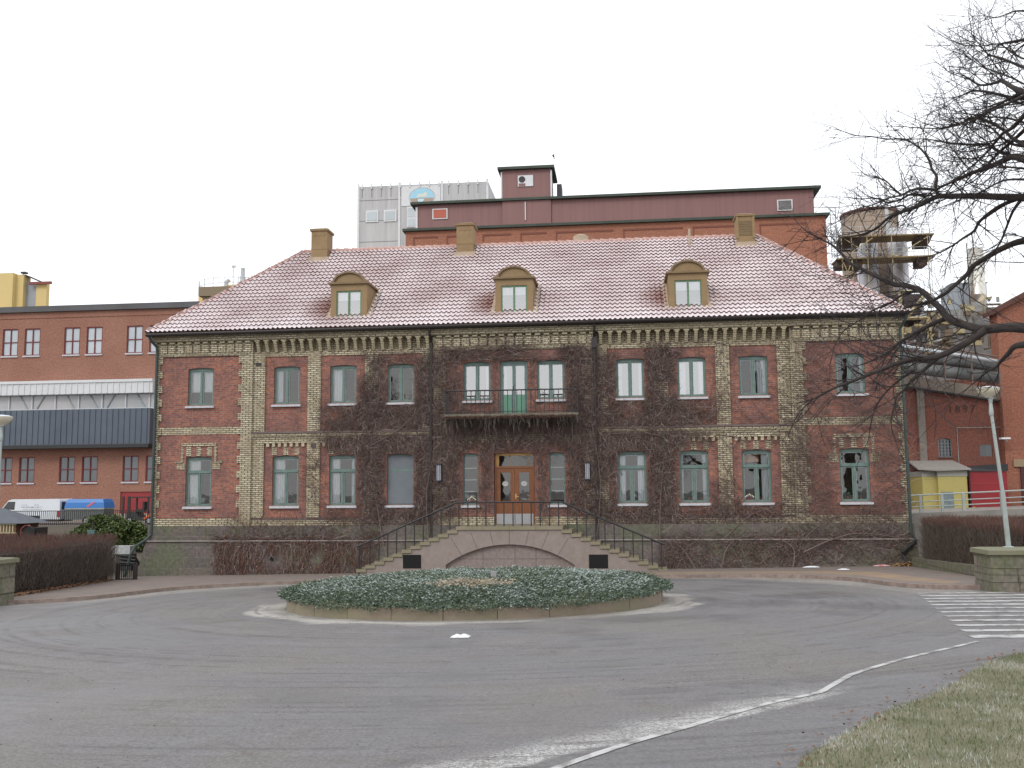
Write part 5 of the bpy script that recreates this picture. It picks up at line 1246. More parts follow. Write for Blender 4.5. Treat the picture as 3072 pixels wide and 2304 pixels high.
m = M(); m.box(-38.44, -38.405, y0 + .25, y1 - .25, zf + .75, zf + 1.3); m.build('rear_window', DGL, vn)
LET = mat('grey_lettering', (.22, .25, .33, 1), .7)
m = M(); r = random.Random(3)
def scribble(m, x0, x1, z, h, y, mi=0):
    x = x0
    while x < x1:
        w_ = h * r.uniform(.45, .75)
        if r.random() < .9:
            m.box(x, x + h * .14, y, y + .004, z, z + h * r.choice((1, 1, .7))); m.box(x + h * .15, x + w_ * .8, y, y + .004, z + h * r.choice((0, .3, .6)), z + h * r.choice((.72, .75)), mi)
        x += w_
scribble(m, -41.55, -39.95, zf + .88, .09, y0 - .012); scribble(m, -41.4, -39.9, zf + .72, .045, y0 - .012); scribble(m, -41.5, -41.1, zf + 1.06, .05, y0 - .012); scribble(m, -40.5, -40.1, zf + 1.06, .05, y0 - .012)
m.build('lettering', LET, vn)
tr = thing('covered_trailer', (-36.4, 34, zy), 'small grey trailer under a bright blue cover with a red mark, left of the forklift', 'trailer')
m = M(); m.box(-37.95, -34.85, 33.9, 35.4, zy + .38, zy + 1.16); m.build('box', mat('trailer_grey', (.11, .12, .12, 1), .6, vary=.2), tr)
m = M(); m.box(-37.97, -34.83, 33.88, 35.42, zy + 1.165, zy + 1.25); m.build('rim_rail', GALV, tr)
m = M(); z1_, z2_ = zy + 1.255, zy + 1.92; a = [(-38.0, 33.86), (-34.8, 33.86), (-34.8, 35.44), (-38.0, 35.44)]; b = [(-37.8, 34.0), (-35.0, 34.0), (-35.0, 35.3), (-37.8, 35.3)]
m.add([(x, y, z1_) for x, y in a] + [(x, y, z1_ + .4) for x, y in [(-37.92, 33.9), (-34.88, 33.9), (-34.88, 35.4), (-37.92, 35.4)]] + [(x, y, z2_) for x, y in b], [(0, 1, 5, 4), (1, 2, 6, 5), (2, 3, 7, 6), (3, 0, 4, 7), (4, 5, 9, 8), (5, 6, 10, 9), (6, 7, 11, 10), (7, 4, 8, 11), (8, 9, 10, 11)])
m.build('cover', mat('bright_blue_cover', (.025, .16, .46, 1), .35), tr)
m = M(); m.add([(-36.25, 33.875, z1_ + .12), (-36.1, 33.87, z1_ + .05), (-35.55, 33.9, z1_ + .42), (-35.7, 33.915, z1_ + .47)], [(0, 1, 2, 3)]); 
mm_ = M(); mm_.v = [(x, y - .02, z) for x, y, z in m.v]; mm_.f = m.f; mm_.m = m.m; mm_.build('red_mark', mat('salmon_mark', (.55, .12, .12, 1), .6), tr)
wheel(tr, -36.2, 33.85, zy + .3, .3); 
m = M(); m.tube([(-37.9, 34.6, zy + .4), (-39, 34.6, zy + .4)], .04, 6); m.build('drawbar', BLACK, tr)
fk = thing('forklift', (-31.8, 33, zy), 'dark forklift with orange body edge by the red gate, partly hidden by the house', 'forklift')
m = M()
for (x, y) in ((-32.35, 33), (-32.35, 34.1), (-30.9, 33), (-30.9, 34.1)): m.box(x - .05, x + .05, y - .05, y + .05, zy + .7, zy + 2.0)
m.box(-32.5, -30.8, 32.95, 34.15, zy + 1.98, zy + 2.07); m.build('cab_frame', BLACK, fk)
m = M(); m.prism([(-32.6, zy + .3), (-32.6, zy + .95), (-31.9, zy + .95), (-31.6, zy + .55), (-30.9, zy + .62), (-30.3, zy + 1.1), (-30.3, zy + .3)], 33, 34.1); m.build('body', mat('dark_forklift_body', (.03, .03, .033, 1), .5), fk)
m = M(); m.prism([(-31.3, zy + .45), (-30.35, zy + 1.12), (-30.25, zy + .98), (-31.1, zy + .38)], 32.97, 32.995); m.build('orange_edge', mat('orange_paint', (.65, .12, .03, 1), .5), fk)
m = M(); m.box(-32.0, -31.4, 33.3, 33.8, zy + .95, zy + 1.15); m.box(-31.5, -31.35, 33.3, 33.8, zy + 1.15, zy + 1.7); m.build('seat', BLACK, fk)
m = M(); m.box(-33.0, -32.86, 33.1, 33.2, zy + .1, zy + 2.1); m.box(-33.0, -32.86, 33.9, 34, zy + .1, zy + 2.1); m.box(-34.2, -33.0, 33.2, 33.3, zy + .1, zy + .15); m.build('mast', BLACK, fk)
wheel(fk, -32.3, 32.95, zy + .3, .3); wheel(fk, -30.8, 32.95, zy + .3, .28)
fz = gz(-40, 31)
fe = thing('iron_railing_fence', (-41, 31, fz), 'black iron railing on a pale kerb in front of the white van', 'fence')
m = M(); m.box(-60, -28, 30.95, 31.25, fz - .5, fz + .02); m.build('kerb_wall', mat('fence_kerb', (.36, .30, .25, 1), .9, vary=.2), fe)
m = M(); m.box(-60, -28, 31.05, 31.09, fz + 1.07, fz + 1.12); m.box(-60, -28, 31.05, 31.09, fz + .16, fz + .2); m.build('rail', BLACK, fe)
m = M(); x = -60
while x < -28: m.box(x, x + .035, 31.05, 31.085, fz + .02, fz + 1.07); x += .15
m.build('bars', BLACK, fe, kind='stuff')
kb = thing('garden_shed', (-29, 12, -1.2), 'low shed with grey sloping roof and cream slatted front above the left hedge', 'shed')
m = M(); m.box(-31.5, -27.65, 12, 14, -1.4, -.24); m.build('wall', mat('brown_shed_wall', (.16, .08, .05, 1), .8), kb)
m = M(); x = -31.4
while x < -27.7: m.box(x, x + .07, 11.96, 11.995, -.68, -.3); x += .17
m.box(-31.5, -27.6, 11.95, 11.998, -.30, -.22); m.box(-31.5, -27.6, 11.95, 11.998, -.74, -.68); m.build('slatted_front', mat('cream_slat', (.42, .38, .24, 1), .7), kb)
m = M(); m.add([(-31.8, 11.8, -.22), (-27.1, 11.8, -.22), (-27.1, 14.2, -.22), (-31.8, 14.2, -.22), (-31.8, 13, .75), (-29.0, 13, .55)], [(0, 1, 5, 4), (1, 2, 5), (2, 3, 4, 5), (0, 3, 2, 1), (0, 4, 3)]); m.build('roof', mat('slate_grey_roof', (.085, .095, .115, 1), .6, vary=.15), kb)
ct = thing('cart', (-26.9, 12, -1.2), 'dark cart wheel with a dull red mudguard right of the cream slatted shed', 'cart')
m = M(); m.tube([(-26.95, 11.9, -.72), (-26.95, 12.1, -.72)], .36, 16); m.build('wheel', TYRE, ct)
m = M(); m.tube([(-27.25 + .0, 11.85, -.95)] + [(-26.9 + .42 * cos(a_), 11.85, -.78 + .46 * sin(a_)) for a_ in [2.6, 2.2, 1.8, 1.5, 1.2]], .035, 6); m.build('mudguard', mat('dull_red_paint', (.2, .05, .05, 1), .6), ct)
m = M(); m.box(-27.4, -26.6, 12.2, 13.2, -1.1, -.45); m.build('body', BLACK, ct)

# ------------------------------------------------------------------ background: works behind the roof
gb_ = thing('grey_panel_block', (-16, 62, -1), 'tall grey panel block with an oval emblem, behind the roof left of the maroon tower', 'block')
GPN = mat('ribbed_concrete_panel', (.47, .465, .465, 1), .85, vary=.22, vscale=.8, stretch=(2.5, 2.5, .12)); WHP = mat('white_panel', (.62, .63, .64, 1), .6, vary=.06)
m = M(); m.box(-23.25, -9.3, 62, 74, -1, 33.4); m.build('wall', GPN, gb_)
m = M()
for z in (31.88, 29.66, 27.4, 25.2): m.box(-23.26, -18.6, 61.985, 61.995, z - .03, z + .03, 1)
for x in (-23.25, -18.85, -14.3, -9.5): m.box(x, x + .22, 61.93, 61.999, 20, 33.7)
for k in range(14):
    x = -22.8 + k * 1.03; m.box(x, x + .12, 61.85, 61.995, 33.1, 33.65); m.box(x + .03, x + .09, 61.98, 61.996, 32.2, 33.1, 1)
m.build('ribs_and_joints', [WHP, mat('dark_joint_line', (.2, .2, .2, 1), .9)], gb_)
m = M(); m.box(-18.5, -14.35, 61.93, 61.999, 31.1, 33.2); m.build('white_sign_panel', WHP, gb_)
for cx in (-21.65, -19.7):
    m = M(); m.box(cx - .68, cx + .68, 61.9, 61.999, 29.5, 30.75); wn = m.build('window', WHP, gb_); m = M(); m.box(cx - .52, cx + .52, 61.87, 61.898, 29.65, 30.6); m.build('pane', FGL, wn)
m = M(); m.box(-17.9, -17.0, 61.9, 61.999, 28.8, 31.0); wn = m.build('window', WHP, gb_); m = M(); m.box(-17.8, -17.1, 61.87, 61.898, 29.9, 30.85); m.box(-17.8, -17.1, 61.87, 61.898, 28.9, 29.7); m.build('pane', FGL, wn)
# oval emblem: pale blue disc, tick-marked rim, cream running animal above brown banks and a light stream
m = M(); ex, ez, rx_, rz_ = -16.3, 32.0, 1.28, .93; n = 40
m.add([(ex + 1.1 * rx_ * cos(2 * pi * k / n), 61.915, ez + 1.1 * rz_ * sin(2 * pi * k / n)) for k in range(n)], [tuple(range(n))], 3)
m.add([(ex + rx_ * cos(2 * pi * k / n), 61.905, ez + rz_ * sin(2 * pi * k / n)) for k in range(n)], [tuple(range(n))], 0)
m.add([(ex + rx_ * cos(pi + pi * k / 16) * .99, 61.9, min(ez - .12, ez + rz_ * sin(pi + pi * k / 16) * .99)) for k in range(17)], [tuple(range(17))], 1)
m.add([(ex - .45, 61.895, ez - .2), (ex + .25, 61.895, ez - .2), (ex + .0, 61.895, ez - .75), (ex - .35, 61.895, ez - .8)], [(0, 1, 2, 3)], 4)
m.add([(ex - .5, 61.89, ez - .12), (ex - .55, 61.89, ez + .1), (ex - .4, 61.89, ez + .3), (ex + .1, 61.89, ez + .34), (ex + .35, 61.89, ez + .5), (ex + .6, 61.89, ez + .4), (ex + .5, 61.89, ez + .2), (ex + .75, 61.89, ez - .05), (ex + .45, 61.89, ez + .02), (ex + .1, 61.89, ez - .02), (ex - .3, 61.89, ez + .0)], [tuple(range(11))], 2)
for k in range(44):
    a = 2 * pi * k / 44; c_, s_ = cos(a), sin(a); m.add([(ex + rx_ * 1.02 * c_ - .022, 61.9, ez + rz_ * 1.02 * s_), (ex + rx_ * 1.02 * c_ + .022, 61.9, ez + rz_ * 1.02 * s_), (ex + rx_ * 1.09 * c_ + .022, 61.9, ez + rz_ * 1.09 * s_), (ex + rx_ * 1.09 * c_ - .022, 61.9, ez + rz_ * 1.09 * s_)], [(0, 1, 2, 3)], 5)
m.build('oval_emblem', [mat('emblem_blue', (.32, .58, .72, 1), .6), mat('emblem_brown', (.36, .29, .23, 1), .6), mat('emblem_cream', (.62, .64, .56, 1), .6), mat('emblem_rim', (.48, .5, .5, 1), .6), mat('emblem_stream', (.5, .68, .74, 1), .6), mat('emblem_ticks', (.16, .18, .2, 1), .6)], gb_)

bb = thing('maroon_top_works', (3, 40, -1), 'large brick works with maroon sheet upper storey and square tower, above the house roof', 'works')
BB2 = brickmat('rough_old_brick', (.38, .125, .07, 1), (.30, .095, .06, 1), (.32, .19, .13, 1), ms=.02, rh=.1, dirt=(.30, .13, .085, 1), dirt_amt=.7, big=.3, bump=.8)
MRN = mat('maroon_sheet', (.215, .108, .10, 1), .6, vary=.12, vscale=1, stretch=(4, 4, .2)); DGT = mat('dark_green_trim', (.035, .05, .035, 1), .6, vary=.4, vscale=1)
m = M(); m.box(-13.14, 20.1, 40, 56, -1, 22.3)
x = -12.5
for w_ in (2.0, 2.2, 2.3, 2.1, 4.6, 4.7, 4.4, 3.6, 3.4):
    m.box(x, x + w_, 39.95, 39.999, 21.72, 21.86, 1); m.box(x, x + .1, 39.96, 39.999, 20.0, 21.719, 1); x += w_ + .75
    if x > 18: break
m.build('wall', [BB2, mat('brick_shadow_course', (.19, .07, .05, 1), .9)], bb)
m = M(); m.box(-13.35, 20.35, 39.7, 56.2, 22.3, 22.5); m.build('eaves_trim', DGT, bb)
m = M(); m.box(-12.2, 19.32, 40.3, 54, 22.5, 24.55); m.build('maroon_storey', MRN, bb)
m = M(); m.box(-12.75, 19.85, 39.9, 54.4, 24.55, 24.75); m.build('roof', DGT, bb)
m = M(); m.box(-5.2, -1.28, 40.1, 43.5, 22.51, 27.1); m.build('tower', MRN, bb)
m = M(); m.box(-5.55, -.95, 39.75, 44, 27.1, 27.32); m.build('tower_roof', DGT, bb)
for bx_ in ((-5.32, -5.2, 40.05, 40.2, 24.76, 26.98), (-1.28, -1.16, 40.05, 40.2, 24.76, 26.98), (-12.36, -12.2, 40.2, 40.4, 22.51, 24.4), (-3.37, -3.3, 40.0, 40.09, 22.9, 24.4)): m = M(); m.box(*bx_); m.build('white_downpipe', WHP, bb)
m = M(); m.box(-.9, -.5, 42.0, 43.4, 24.76, 26.4); m.build('ladder_cage', mat('dark_cage', (.1, .1, .11, 1), .7), bb)
m = M(); m.box(-3.92, -2.68, 40.02, 40.08, 25.7, 26.62); wn = m.build('fan_panel', WHP, bb)
m = M(); m.tube([(-3.58, 40.0, 26.28), (-3.58, 40.018, 26.28)], .27, 20); m.box(-3.85, -3.31, 40.0, 40.018, 25.73, 25.95, 1); m.build('fan_opening', [BLACK, MRN], wn)
m = M(); m.box(-10.98, -9.72, 40.22, 40.29, 23.33, 24.2); wn = m.build('vent_window', WHP, bb); m = M(); m.box(-10.88, -9.82, 40.19, 40.218, 23.42, 24.12); m.build('pane', mat('orange_red_louvre', (.42, .10, .06, 1), .6), wn)
m = M(); m.box(16.5, 17.68, 40.22, 40.29, 22.92, 23.8); wn = m.build('vent_window', WHP, bb); m = M(); m.box(16.6, 17.58, 40.19, 40.218, 23.0, 23.72); m.build('pane', mat('grey_louvre', (.15, .14, .14, 1), .7, vary=.3), wn)
m = M(); m.tube([(20.5, 40.2, 19), (20.5, 40.2, 23)], .04, 5); m.tube([(20.9, 40.2, 19), (20.9, 40.2, 23)], .04, 5)
for k in range(12): m.tube([(20.5, 40.2, 19.2 + k * .32), (20.9, 40.2, 19.2 + k * .32)], .025, 4)
m.tube([(19.3, 40.2, 23.1), (20.9, 40.2, 23.0)], .03, 4); m.build('ladder', GALV, bb)
bird = M(); bx, by, bz = -.34, 30, 24.6
bird.lathe((bx, by, bz - .12), [(.001, 0), (.05, .05), (.07, .12), (.05, .18), (.035, .22), (.04, .26), (.001, .3)], 8); bird.add([(bx, by, bz), (bx + .1, by, bz - .22), (bx + .03, by, bz - .24)], [(0, 1, 2)]); bird.add([(bx - .02, by, bz + .05), (bx - .16, by + .05, bz + .14), (bx - .05, by, bz - .05)], [(0, 1, 2)])
bird.build('bird', BLACK, loc=(bx, by, bz), label='tiny dark bird in the sky above the maroon tower', cat='bird')

# ------------------------------------------------------------------ background: right side
wl_ = thing('dated_brick_wall', (24, 24, -.5), 'dark red brick wing dated 1897 with a barred arched window, right of the house', 'wing')
DB = brickmat('dark_factory_brick', (.235, .075, .05, 1), (.19, .06, .042, 1), (.17, .10, .08, 1), dirt=(.12, .055, .045, 1), dirt_amt=.6, big=.3)
m = facade([(22.66, 23.42, 3.05, 4.14, 24.25, None), (25.0, 25.7, 3.05, 3.72, 24.15, None)], 14.0, 26.19, -1, 7.6, 24, 0); m.box(14, 26.19, 24.3, 34, -1, 7.6); m.build('wall', DB, wl_)
m = M(); m.prism([(14, 8.5), (27.3, 6.15), (27.3, 6.75), (14, 9.3)], 23.75, 24.0 - .003); m.build('concrete_beam', mat('grimy_concrete', (.22, .185, .15, 1), .9, vary=.3, vscale=1), wl_)
m = M(); m.prism([(14, 8.4), (27.3, 6.05), (27.3, 6.149), (14, 8.499)], 23.7, 23.99); m.build('steel_flange', BLACK, wl_)
m = M(); m.box(21.55, 21.95, 23.8, 23.99, -1, 7.2); m.box(26.35, 26.6, 23.8, 23.99, -1, 6.2); m.build('pilaster', mat('grey_pilaster', (.2, .175, .15, 1), .85, vary=.25, vscale=1.5), wl_)
m = M(); m.box(22.66, 22.7, 24.05, 24.1, 3.05, 4.1); m.box(23.38, 23.42, 24.05, 24.1, 3.05, 4.1)
for k in range(1, 4): m.box(22.66 + k * .19 - .012, 22.66 + k * .19 + .012, 24.05, 24.08, 3.05, 4.08)
for k in range(6): m.box(22.7, 23.38, 24.08, 24.1, 3.06 + k * .19, 3.085 + k * .19)
wn = m.build('window', mat('grey_bars', (.2, .22, .23, 1), .6), wl_)
m = M(); m.quad((22.66, 24.2, 3.05), (23.42, 24.2, 3.05), (23.42, 24.2, 4.14), (22.66, 24.2, 4.14)); m.build('pane', DGL, wn); m = M(); m.box(22.6, 23.48, 23.93, 24.04, 2.97, 3.045); m.build('sill', CAPST, wn)
m = M()
for s in (-1, 1): m.prism([(23.04 + s * .38, 4.141), (23.04 + s * .38, 4.03), (23.04 + s * .2, 4.11), (23.04, 4.141)][::s], 23.997, 24.04)
m.build('arch', DB, wn)
m = M(); m.box(25.0, 25.7, 24.05, 24.1, 3.05, 3.72); m.box(25.0, 25.34, 24.02, 24.049, 3.08, 3.7, 1); m.build('hatch', [DGL, mat('grey_shutter', (.12, .13, .14, 1), .7)], wl_)
m = M(); m.tube([(23.75, 23.93, 3.1), (23.75, 23.93, 4.75), (26.35, 23.93, 4.75)], .02, 5); m.tube([(23.75, 23.93, 3.1), (23.75, 23.93, 2.2)], .02, 5); m.build('conduit', GALV, wl_)
cu_ = bpy.data.curves.new('date_figures', 'FONT'); cu_.body = '1897'; cu_.size = .62; cu_.extrude = .012; cu_.space_character = 1.35
to = bpy.data.objects.new('date_figures', cu_); C.objects.link(to); to.location = (23.28, 23.98, 5.62); to.rotation_euler = (pi / 2, 0, 0)
dg = bpy.context.evaluated_depsgraph_get(); me = bpy.data.meshes.new_from_object(to.evaluated_get(dg)); bpy.data.objects.remove(to)
td = bpy.data.objects.new('date_figures', me); C.objects.link(td); td.location = Vector((23.3, 23.985, 5.66)) - Vector((24, 24, -.5)); td.rotation_euler = (pi / 2, 0, 0); td.parent = wl_; me.materials.clear(); me.materials.append(mat('dark_figures', (.06, .03, .026, 1), .8))

rb = thing('gabled_brick_hall', (30, 23.4, -.5), 'red brick hall with sloping gable top at the right picture edge', 'hall')
RB = brickmat('hall_brick', (.32, .115, .065, 1), (.27, .09, .055, 1), (.24, .15, .11, 1), dirt=(.22, .085, .06, 1), dirt_amt=.6, big=.3)
m = M(); m.prism([(26.2, -1), (40, -1), (40, 12.7), (33.6, 15.4), (26.2, 11.5)], 23.4, 24.6); m.build('wall', RB, rb)
m = M(); m.prism([(25.9, 11.36), (33.6, 15.42), (40.3, 12.6), (40.3, 12.84), (33.6, 15.75), (25.9, 11.66)], 23.1, 24.8); m.build('roof', mat('brown_roof_edge', (.10, .04, .03, 1), .8), rb)
m = M(); m.box(26.6, 30, 23.28, 23.398, 2.4, 2.85); m.build('lintel', mat('sandstone_lintel', (.28, .21, .13, 1), .9), rb)
m = M(); m.box(26.95, 29.6, 23.3, 23.395, -.5, 2.39); m.build('door', mat('dark_maroon_door', (.06, .015, .018, 1), .6), rb)
m = M(); m.tube([(26.3, 23.35, 3.86), (26.1, 22.9, 4.0)], .03, 6); m.box(25.75, 26.25, 22.6, 23.0, 3.98, 4.08); m.build('wall_light', mat('white_luminaire', (.7, .72, .74, 1), .4), rb)

sh = thing('yellow_booth', (22, 21, -.3), 'yellow panel booth with grey flat roof before the dated brick wing', 'booth')
YB = mat('yellow_booth_panel', (.40, .34, .11, 1), .6, vary=.08)
m = M(); m.box(20.86, 21.62, 21.3, 23.7, -.6, 1.86); m.box(21.62, 23.18, 21.0, 23.7, -.6, 1.86); m.build('wall', YB, sh)
m = M(); m.box(20.83, 21.63, 21.27, 23.7, 1.861, 2.16); m.box(21.60, 23.21, 20.97, 23.7, 1.861, 2.16); m.build('fascia', mat('grey_fascia', (.27, .27, .24, 1), .7), sh)
m = M(); m.add([(20.6, 21.1, 2.24), (21.5, 20.75, 2.16), (23.35, 20.75, 2.2), (23.35, 23.8, 2.75), (20.8, 23.8, 2.75), (20.6, 21.1, 2.32), (21.5, 20.75, 2.24), (23.35, 20.75, 2.28), (23.35, 23.8, 2.83), (20.8, 23.8, 2.83)], [(4, 3, 2, 1, 0), (5, 6, 7, 8, 9), (0, 1, 6, 5), (1, 2, 7, 6), (2, 3, 8, 7), (4, 0, 5, 9)]); m.build('roof', mat('grey_roof_sheet', (.27, .25, .225, 1), .8, vary=.1), sh)
m = M(); m.box(21.75, 22.4, 20.96, 20.995, -.5, .99); m.build('door', mat('booth_door_glass', (.12, .16, .17, 1), .25, vary=.5, vscale=5, spec=1), sh)
m = M(); m.tube([(23.25, 20.9, 2.2), (23.28, 20.9, 1.7), (23.28, 20.9, -.5)], .03, 6); m.build('downpipe', BLACK, sh)
rt = thing('red_container_trailer', (24.3, 21, -.3), 'red tarpaulin-sided trailer end with black top beside the yellow booth', 'trailer')
REDT = mat('red_tarpaulin', (.24, .008, .014, 1), .45, vary=.15, vscale=1.5)
m = M(); m.box(23.42, 25.4, 21.2, 23.9, -.4, 2.12)
for z in (.35, .9, 1.45): m.box(23.42, 25.4, 21.18, 21.199, z, z + .02, 1)
m.build('body', [REDT, mat('red_seam', (.42, .06, .05, 1), .5)], rt)
m = M(); m.add([(23.35, 21.1, 2.13), (25.45, 21.1, 2.13), (25.45, 23.9, 2.13), (23.35, 23.9, 2.13), (23.45, 21.3, 2.36), (24.4, 21.2, 2.5), (25.45, 21.1, 2.52), (25.45, 23.9, 2.5), (23.45, 23.9, 2.4)], [(0, 1, 6, 5, 4), (0, 4, 8, 3), (4, 5, 6, 7, 8)]); m.build('tarpaulin_top', BLACK, rt)
m = M(); m.box(23.45, 23.85, 21.17, 21.19, 2.14, 2.19); m.build('marker_strip', WHP, rt)
m = M(); m.box(23.45, 23.6, 21.16, 21.19, 0.02, .15); m.build('marker_light', mat('amber', (.5, .35, .04, 1), .5), rt)

rw = thing('concrete_ramp', (18, 4, -1), 'concrete ramp wall with tubular steel guard rail, right of the house', 'ramp')
m = M(); m.add([(14.35, 3.9, -1.6), (26, 3.9, -1.6), (26, 4.2, -1.6), (14.35, 4.2, -1.6), (14.35, 3.9, .19), (26, 3.9, .63), (26, 4.2, .63), (14.35, 4.2, .19)], [(0, 1, 5, 4), (1, 2, 6, 5), (3, 0, 4, 7), (4, 5, 6, 7), (2, 3, 7, 6)]); m.build('retaining_wall', mat('pale_concrete', (.24, .225, .205, 1), .9, vary=.3, vscale=.8), rw)
m = M(); m.add([(14.35, 4.2, .17), (26, 4.2, .6), (30, 26, .2), (14.35, 26, -.2)], [(0, 1, 2, 3)]); m.build('deck', ROAD, rw)
m = M()
for dz in (.70, .44, .24): m.tube([(14.5, 4.0, .20 + dz - (0 if dz > .6 else 0)), (26, 4.0, .62 + dz + .04)], .03 if dz > .6 else .022, 8)
gr_ = m.build('guard_rail', GALV, rw)
for x in (15.73, 16.56, 17.37, 18.8, 20.2, 21.6): m = M(); z0 = .2 + (x - 14.5) * .038; m.box(x - .05, x + .05, 3.97, 4.03, z0, z0 + .70); m.build('post', GALV, rw)

cn = thing('pipe_bridge', (22, 20, 7), 'grey pipes and rusty conveyor running behind the tree branches to the gabled hall', 'pipe bridge')
m = M(); m.tube([(13, 20.6, 9.7), (25.0, 20.6, 7.91)], .24, 14); m.tube([(13, 20.3, 9.0), (24.95, 20.3, 7.28)], .34, 16); m.build('main_pipe', mat('grey_lagged_pipe', (.15, .155, .15, 1), .45, .3, vary=.35, vscale=1.2), cn, smooth=True)
m = M(); m.tube([(13, 20.1, 10.5), (24.9, 20.1, 8.18)], .11, 10); m.build('bright_pipe', mat('bright_aluminium', (.55, .57, .59, 1), .35, .3), cn, smooth=True)
m = M()
for k in range(6):
    m.tube([(14, 20.6 + .2 * k, 10.75 + .05 * k), (25.1, 20.6 + .2 * k, 8.5 + .04 * k)], .04 + .02 * (k % 2), 5)
for k in range(4): x = 20.5 + k * 1.45; z = 10.5 - (x - 13) * .19; m.box(x, x + .06, 19.9, 19.96, z - 2.1, z + .1); m.box(x, x + .08, 20.9, 21.8, z - 1.2, z + .15)
m.build('rusty_rack', mat('rusty_steel', (.15, .10, .085, 1), .8, vary=.4), cn)
m = M(); r = random.Random(77)
def junk(m, x0, x1, y0, y1, z0, z1, n, s0, s1, mats=1):
    for i in range(n):
        x, y, z = r.uniform(x0, x1), r.uniform(y0, y1), r.uniform(z0, z1); a, b, c = [r.uniform(s0, s1) for _ in range(3)]; mi = r.randrange(mats)
        if r.random() < .5: m.box(x, x + a, y, y + b, z, z + c, mi)
        else:
            ax = r.choice(((a * 2, 0, 0), (0, 0, c * 2), (a * 1.5, 0, c * .4))); m.tube([(x, y, z), (x + ax[0], y + ax[1], z + ax[2])], r.uniform(.04, .14), 6, mi)
ps = thing('process_plant', (24, 34, 0), 'jumble of yellow steel frames, ducts and grey vessels between house roof and gabled hall', 'plant')
YF = mat('cream_yellow_steel', (.42, .36, .20, 1), .6, vary=.2); GV = mat('dull_vessel', (.30, .30, .29, 1), .5, .2, vary=.4, vscale=1.5)
m = M()
for (a, b) in (((22.6, 30, 11.0), (22.6, 30, 14.2)), ((24.3, 30, 11.0), (24.3, 30, 12.5)), ((22.6, 30, 14.2), (24.2, 30, 14.2)), ((22.9, 30, 12.4), (24.2, 30, 14.0)), ((21.6, 30, 12.4), (24.3, 30, 12.4)), ((21.6, 30, 11.4), (21.6, 30, 13.6)), ((24.4, 30, 10.6), (24.4, 30, 12.3))): m.beam(a, b, .16)
m.build('steel_frame', YF, ps)
m = M(); m.box(22.9, 24.9, 33, 36, 12.8, 14.6); m.build('dark_bunker', mat('dark_bunker', (.05, .04, .035, 1), .8), ps)
m = M(); m.box(20, 32, 36, 44, -1, 12.4, 0); m.box(25, 32, 34, 40, 8, 13.6, 0); junk(m, 20.5, 31, 31, 34, 10.2, 13.4, 90, .15, .7, 3); junk(m, 21, 30, 33, 36, 12.4, 14.0, 50, .15, .5, 3); m.build('vessels_and_ducts', [GV, mat('brown_duct', (.17, .13, .09, 1), .7, vary=.3), YF], ps)
m = M(); m.tube([(28.7, 33, 13.0), (28.7, 33, 13.9), (29.0, 33, 14.3), (29.4, 33, 14.1)], .22, 10); m.build('goose_neck_duct', mat('sand_duct', (.45, .38, .25, 1), .6), ps, smooth=True)
SLM = mat('stainless_silo', (.66, .64, .66, 1), .38, .35, vary=.12, vscale=.8)
sb = thing('beige_silo', (29.1, 62.7, -1), 'broad beige concrete silo rising above the scaffold platforms', 'silo')
m = M(); m.cyl((29.1, 62.7), 2.72, -1, 28.3, 36); m.build('body', mat('beige_silo_wall', (.33, .26, .205, 1), .8, vary=.12, vscale=.6), sb)
m = M(); m.cyl((29.1, 62.7), 2.85, 28.3, 28.5, 36); m.build('rim', mat('brown_silo_rim', (.13, .06, .045, 1), .7), sb)
for (cx, rr_, top, lb) in ((27.8, .98, 24.9, 'left of the two polished metal silos below the beige silo'), (30.62, .93, 25.9, 'right and taller of the two polished metal silos below the beige silo')):
    o = M(); o.lathe((cx, 59, -1), [(rr_, 0), (rr_, 17), (rr_ + .04, 17.02), (rr_ + .04, 17.1), (rr_, 17.12), (rr_, 21), (rr_ + .03, 21.02), (rr_ + .03, 21.08), (rr_, 21.1), (rr_, top + 1), (.01, top + 1.05)], 32)
    o.build('metal_silo', SLM, loc=(cx, 59, -1), smooth=True, label=lb, cat='silo', group='polished silos')
pf = thing('scaffold_platform', (28.6, 56.5, 0), 'two-level yellow-brown scaffold platform wrapped round the silos', 'platform')
m = M(); m.box(24.6, 33.0, 55.5, 58, 24.43, 24.55); m.box(24.2, 33.0, 55.5, 58, 22.38, 22.5); m.build('deck', mat('plank_deck', (.25, .185, .09, 1), .8, vary=.3, vscale=1), pf)
m = M(); m.prismx([(55.7, 24.34), (57.8, 24.34), (57.8, 23.6)], 24.8, 26.6); DPK = mat('dark_plank', (.085, .055, .035, 1), .9); m.build('underside', DPK, pf)
m = M(); m.prismx([(55.7, 24.34), (57.8, 24.34), (57.8, 23.6)], 31.6, 32.9); m.build('underside', DPK, pf)
for bx_ in ((24.3, 26.6, 56, 57.8, 21.75, 22.34), (31.6, 32.4, 56, 57.8, 21.7, 22.34)): m = M(); m.box(*bx_); m.build('underside', DPK, pf)
m = M()
for x in (24.7, 25.6, 27, 29.2, 32.4): m.tube([(x, 55.6, 14), (x, 55.6, 24.4)], .045, 5)
for (a, b) in (((24.8, 22.5), (27.5, 24.3)), ((27.5, 22.5), (25, 24.3)), ((29.5, 22.5), (32.5, 24.3)), ((24.7, 20), (25.6, 22.3)), ((25.6, 20), (24.7, 22.3)), ((28, 23.0), (30, 22.4))): m.tube([(a[0], 55.6, a[1]), (b[0], 55.6, b[1])], .045, 5)
m.build('brace', YF, pf)
m = M()
for z in (24.95, 25.4): m.tube([(24.6, 55.5, z), (33.0, 55.5, z)], .025, 4)
for z in (22.9, 23.3): m.tube([(24.3, 55.5, z), (33.0, 55.5, z)], .025, 4)
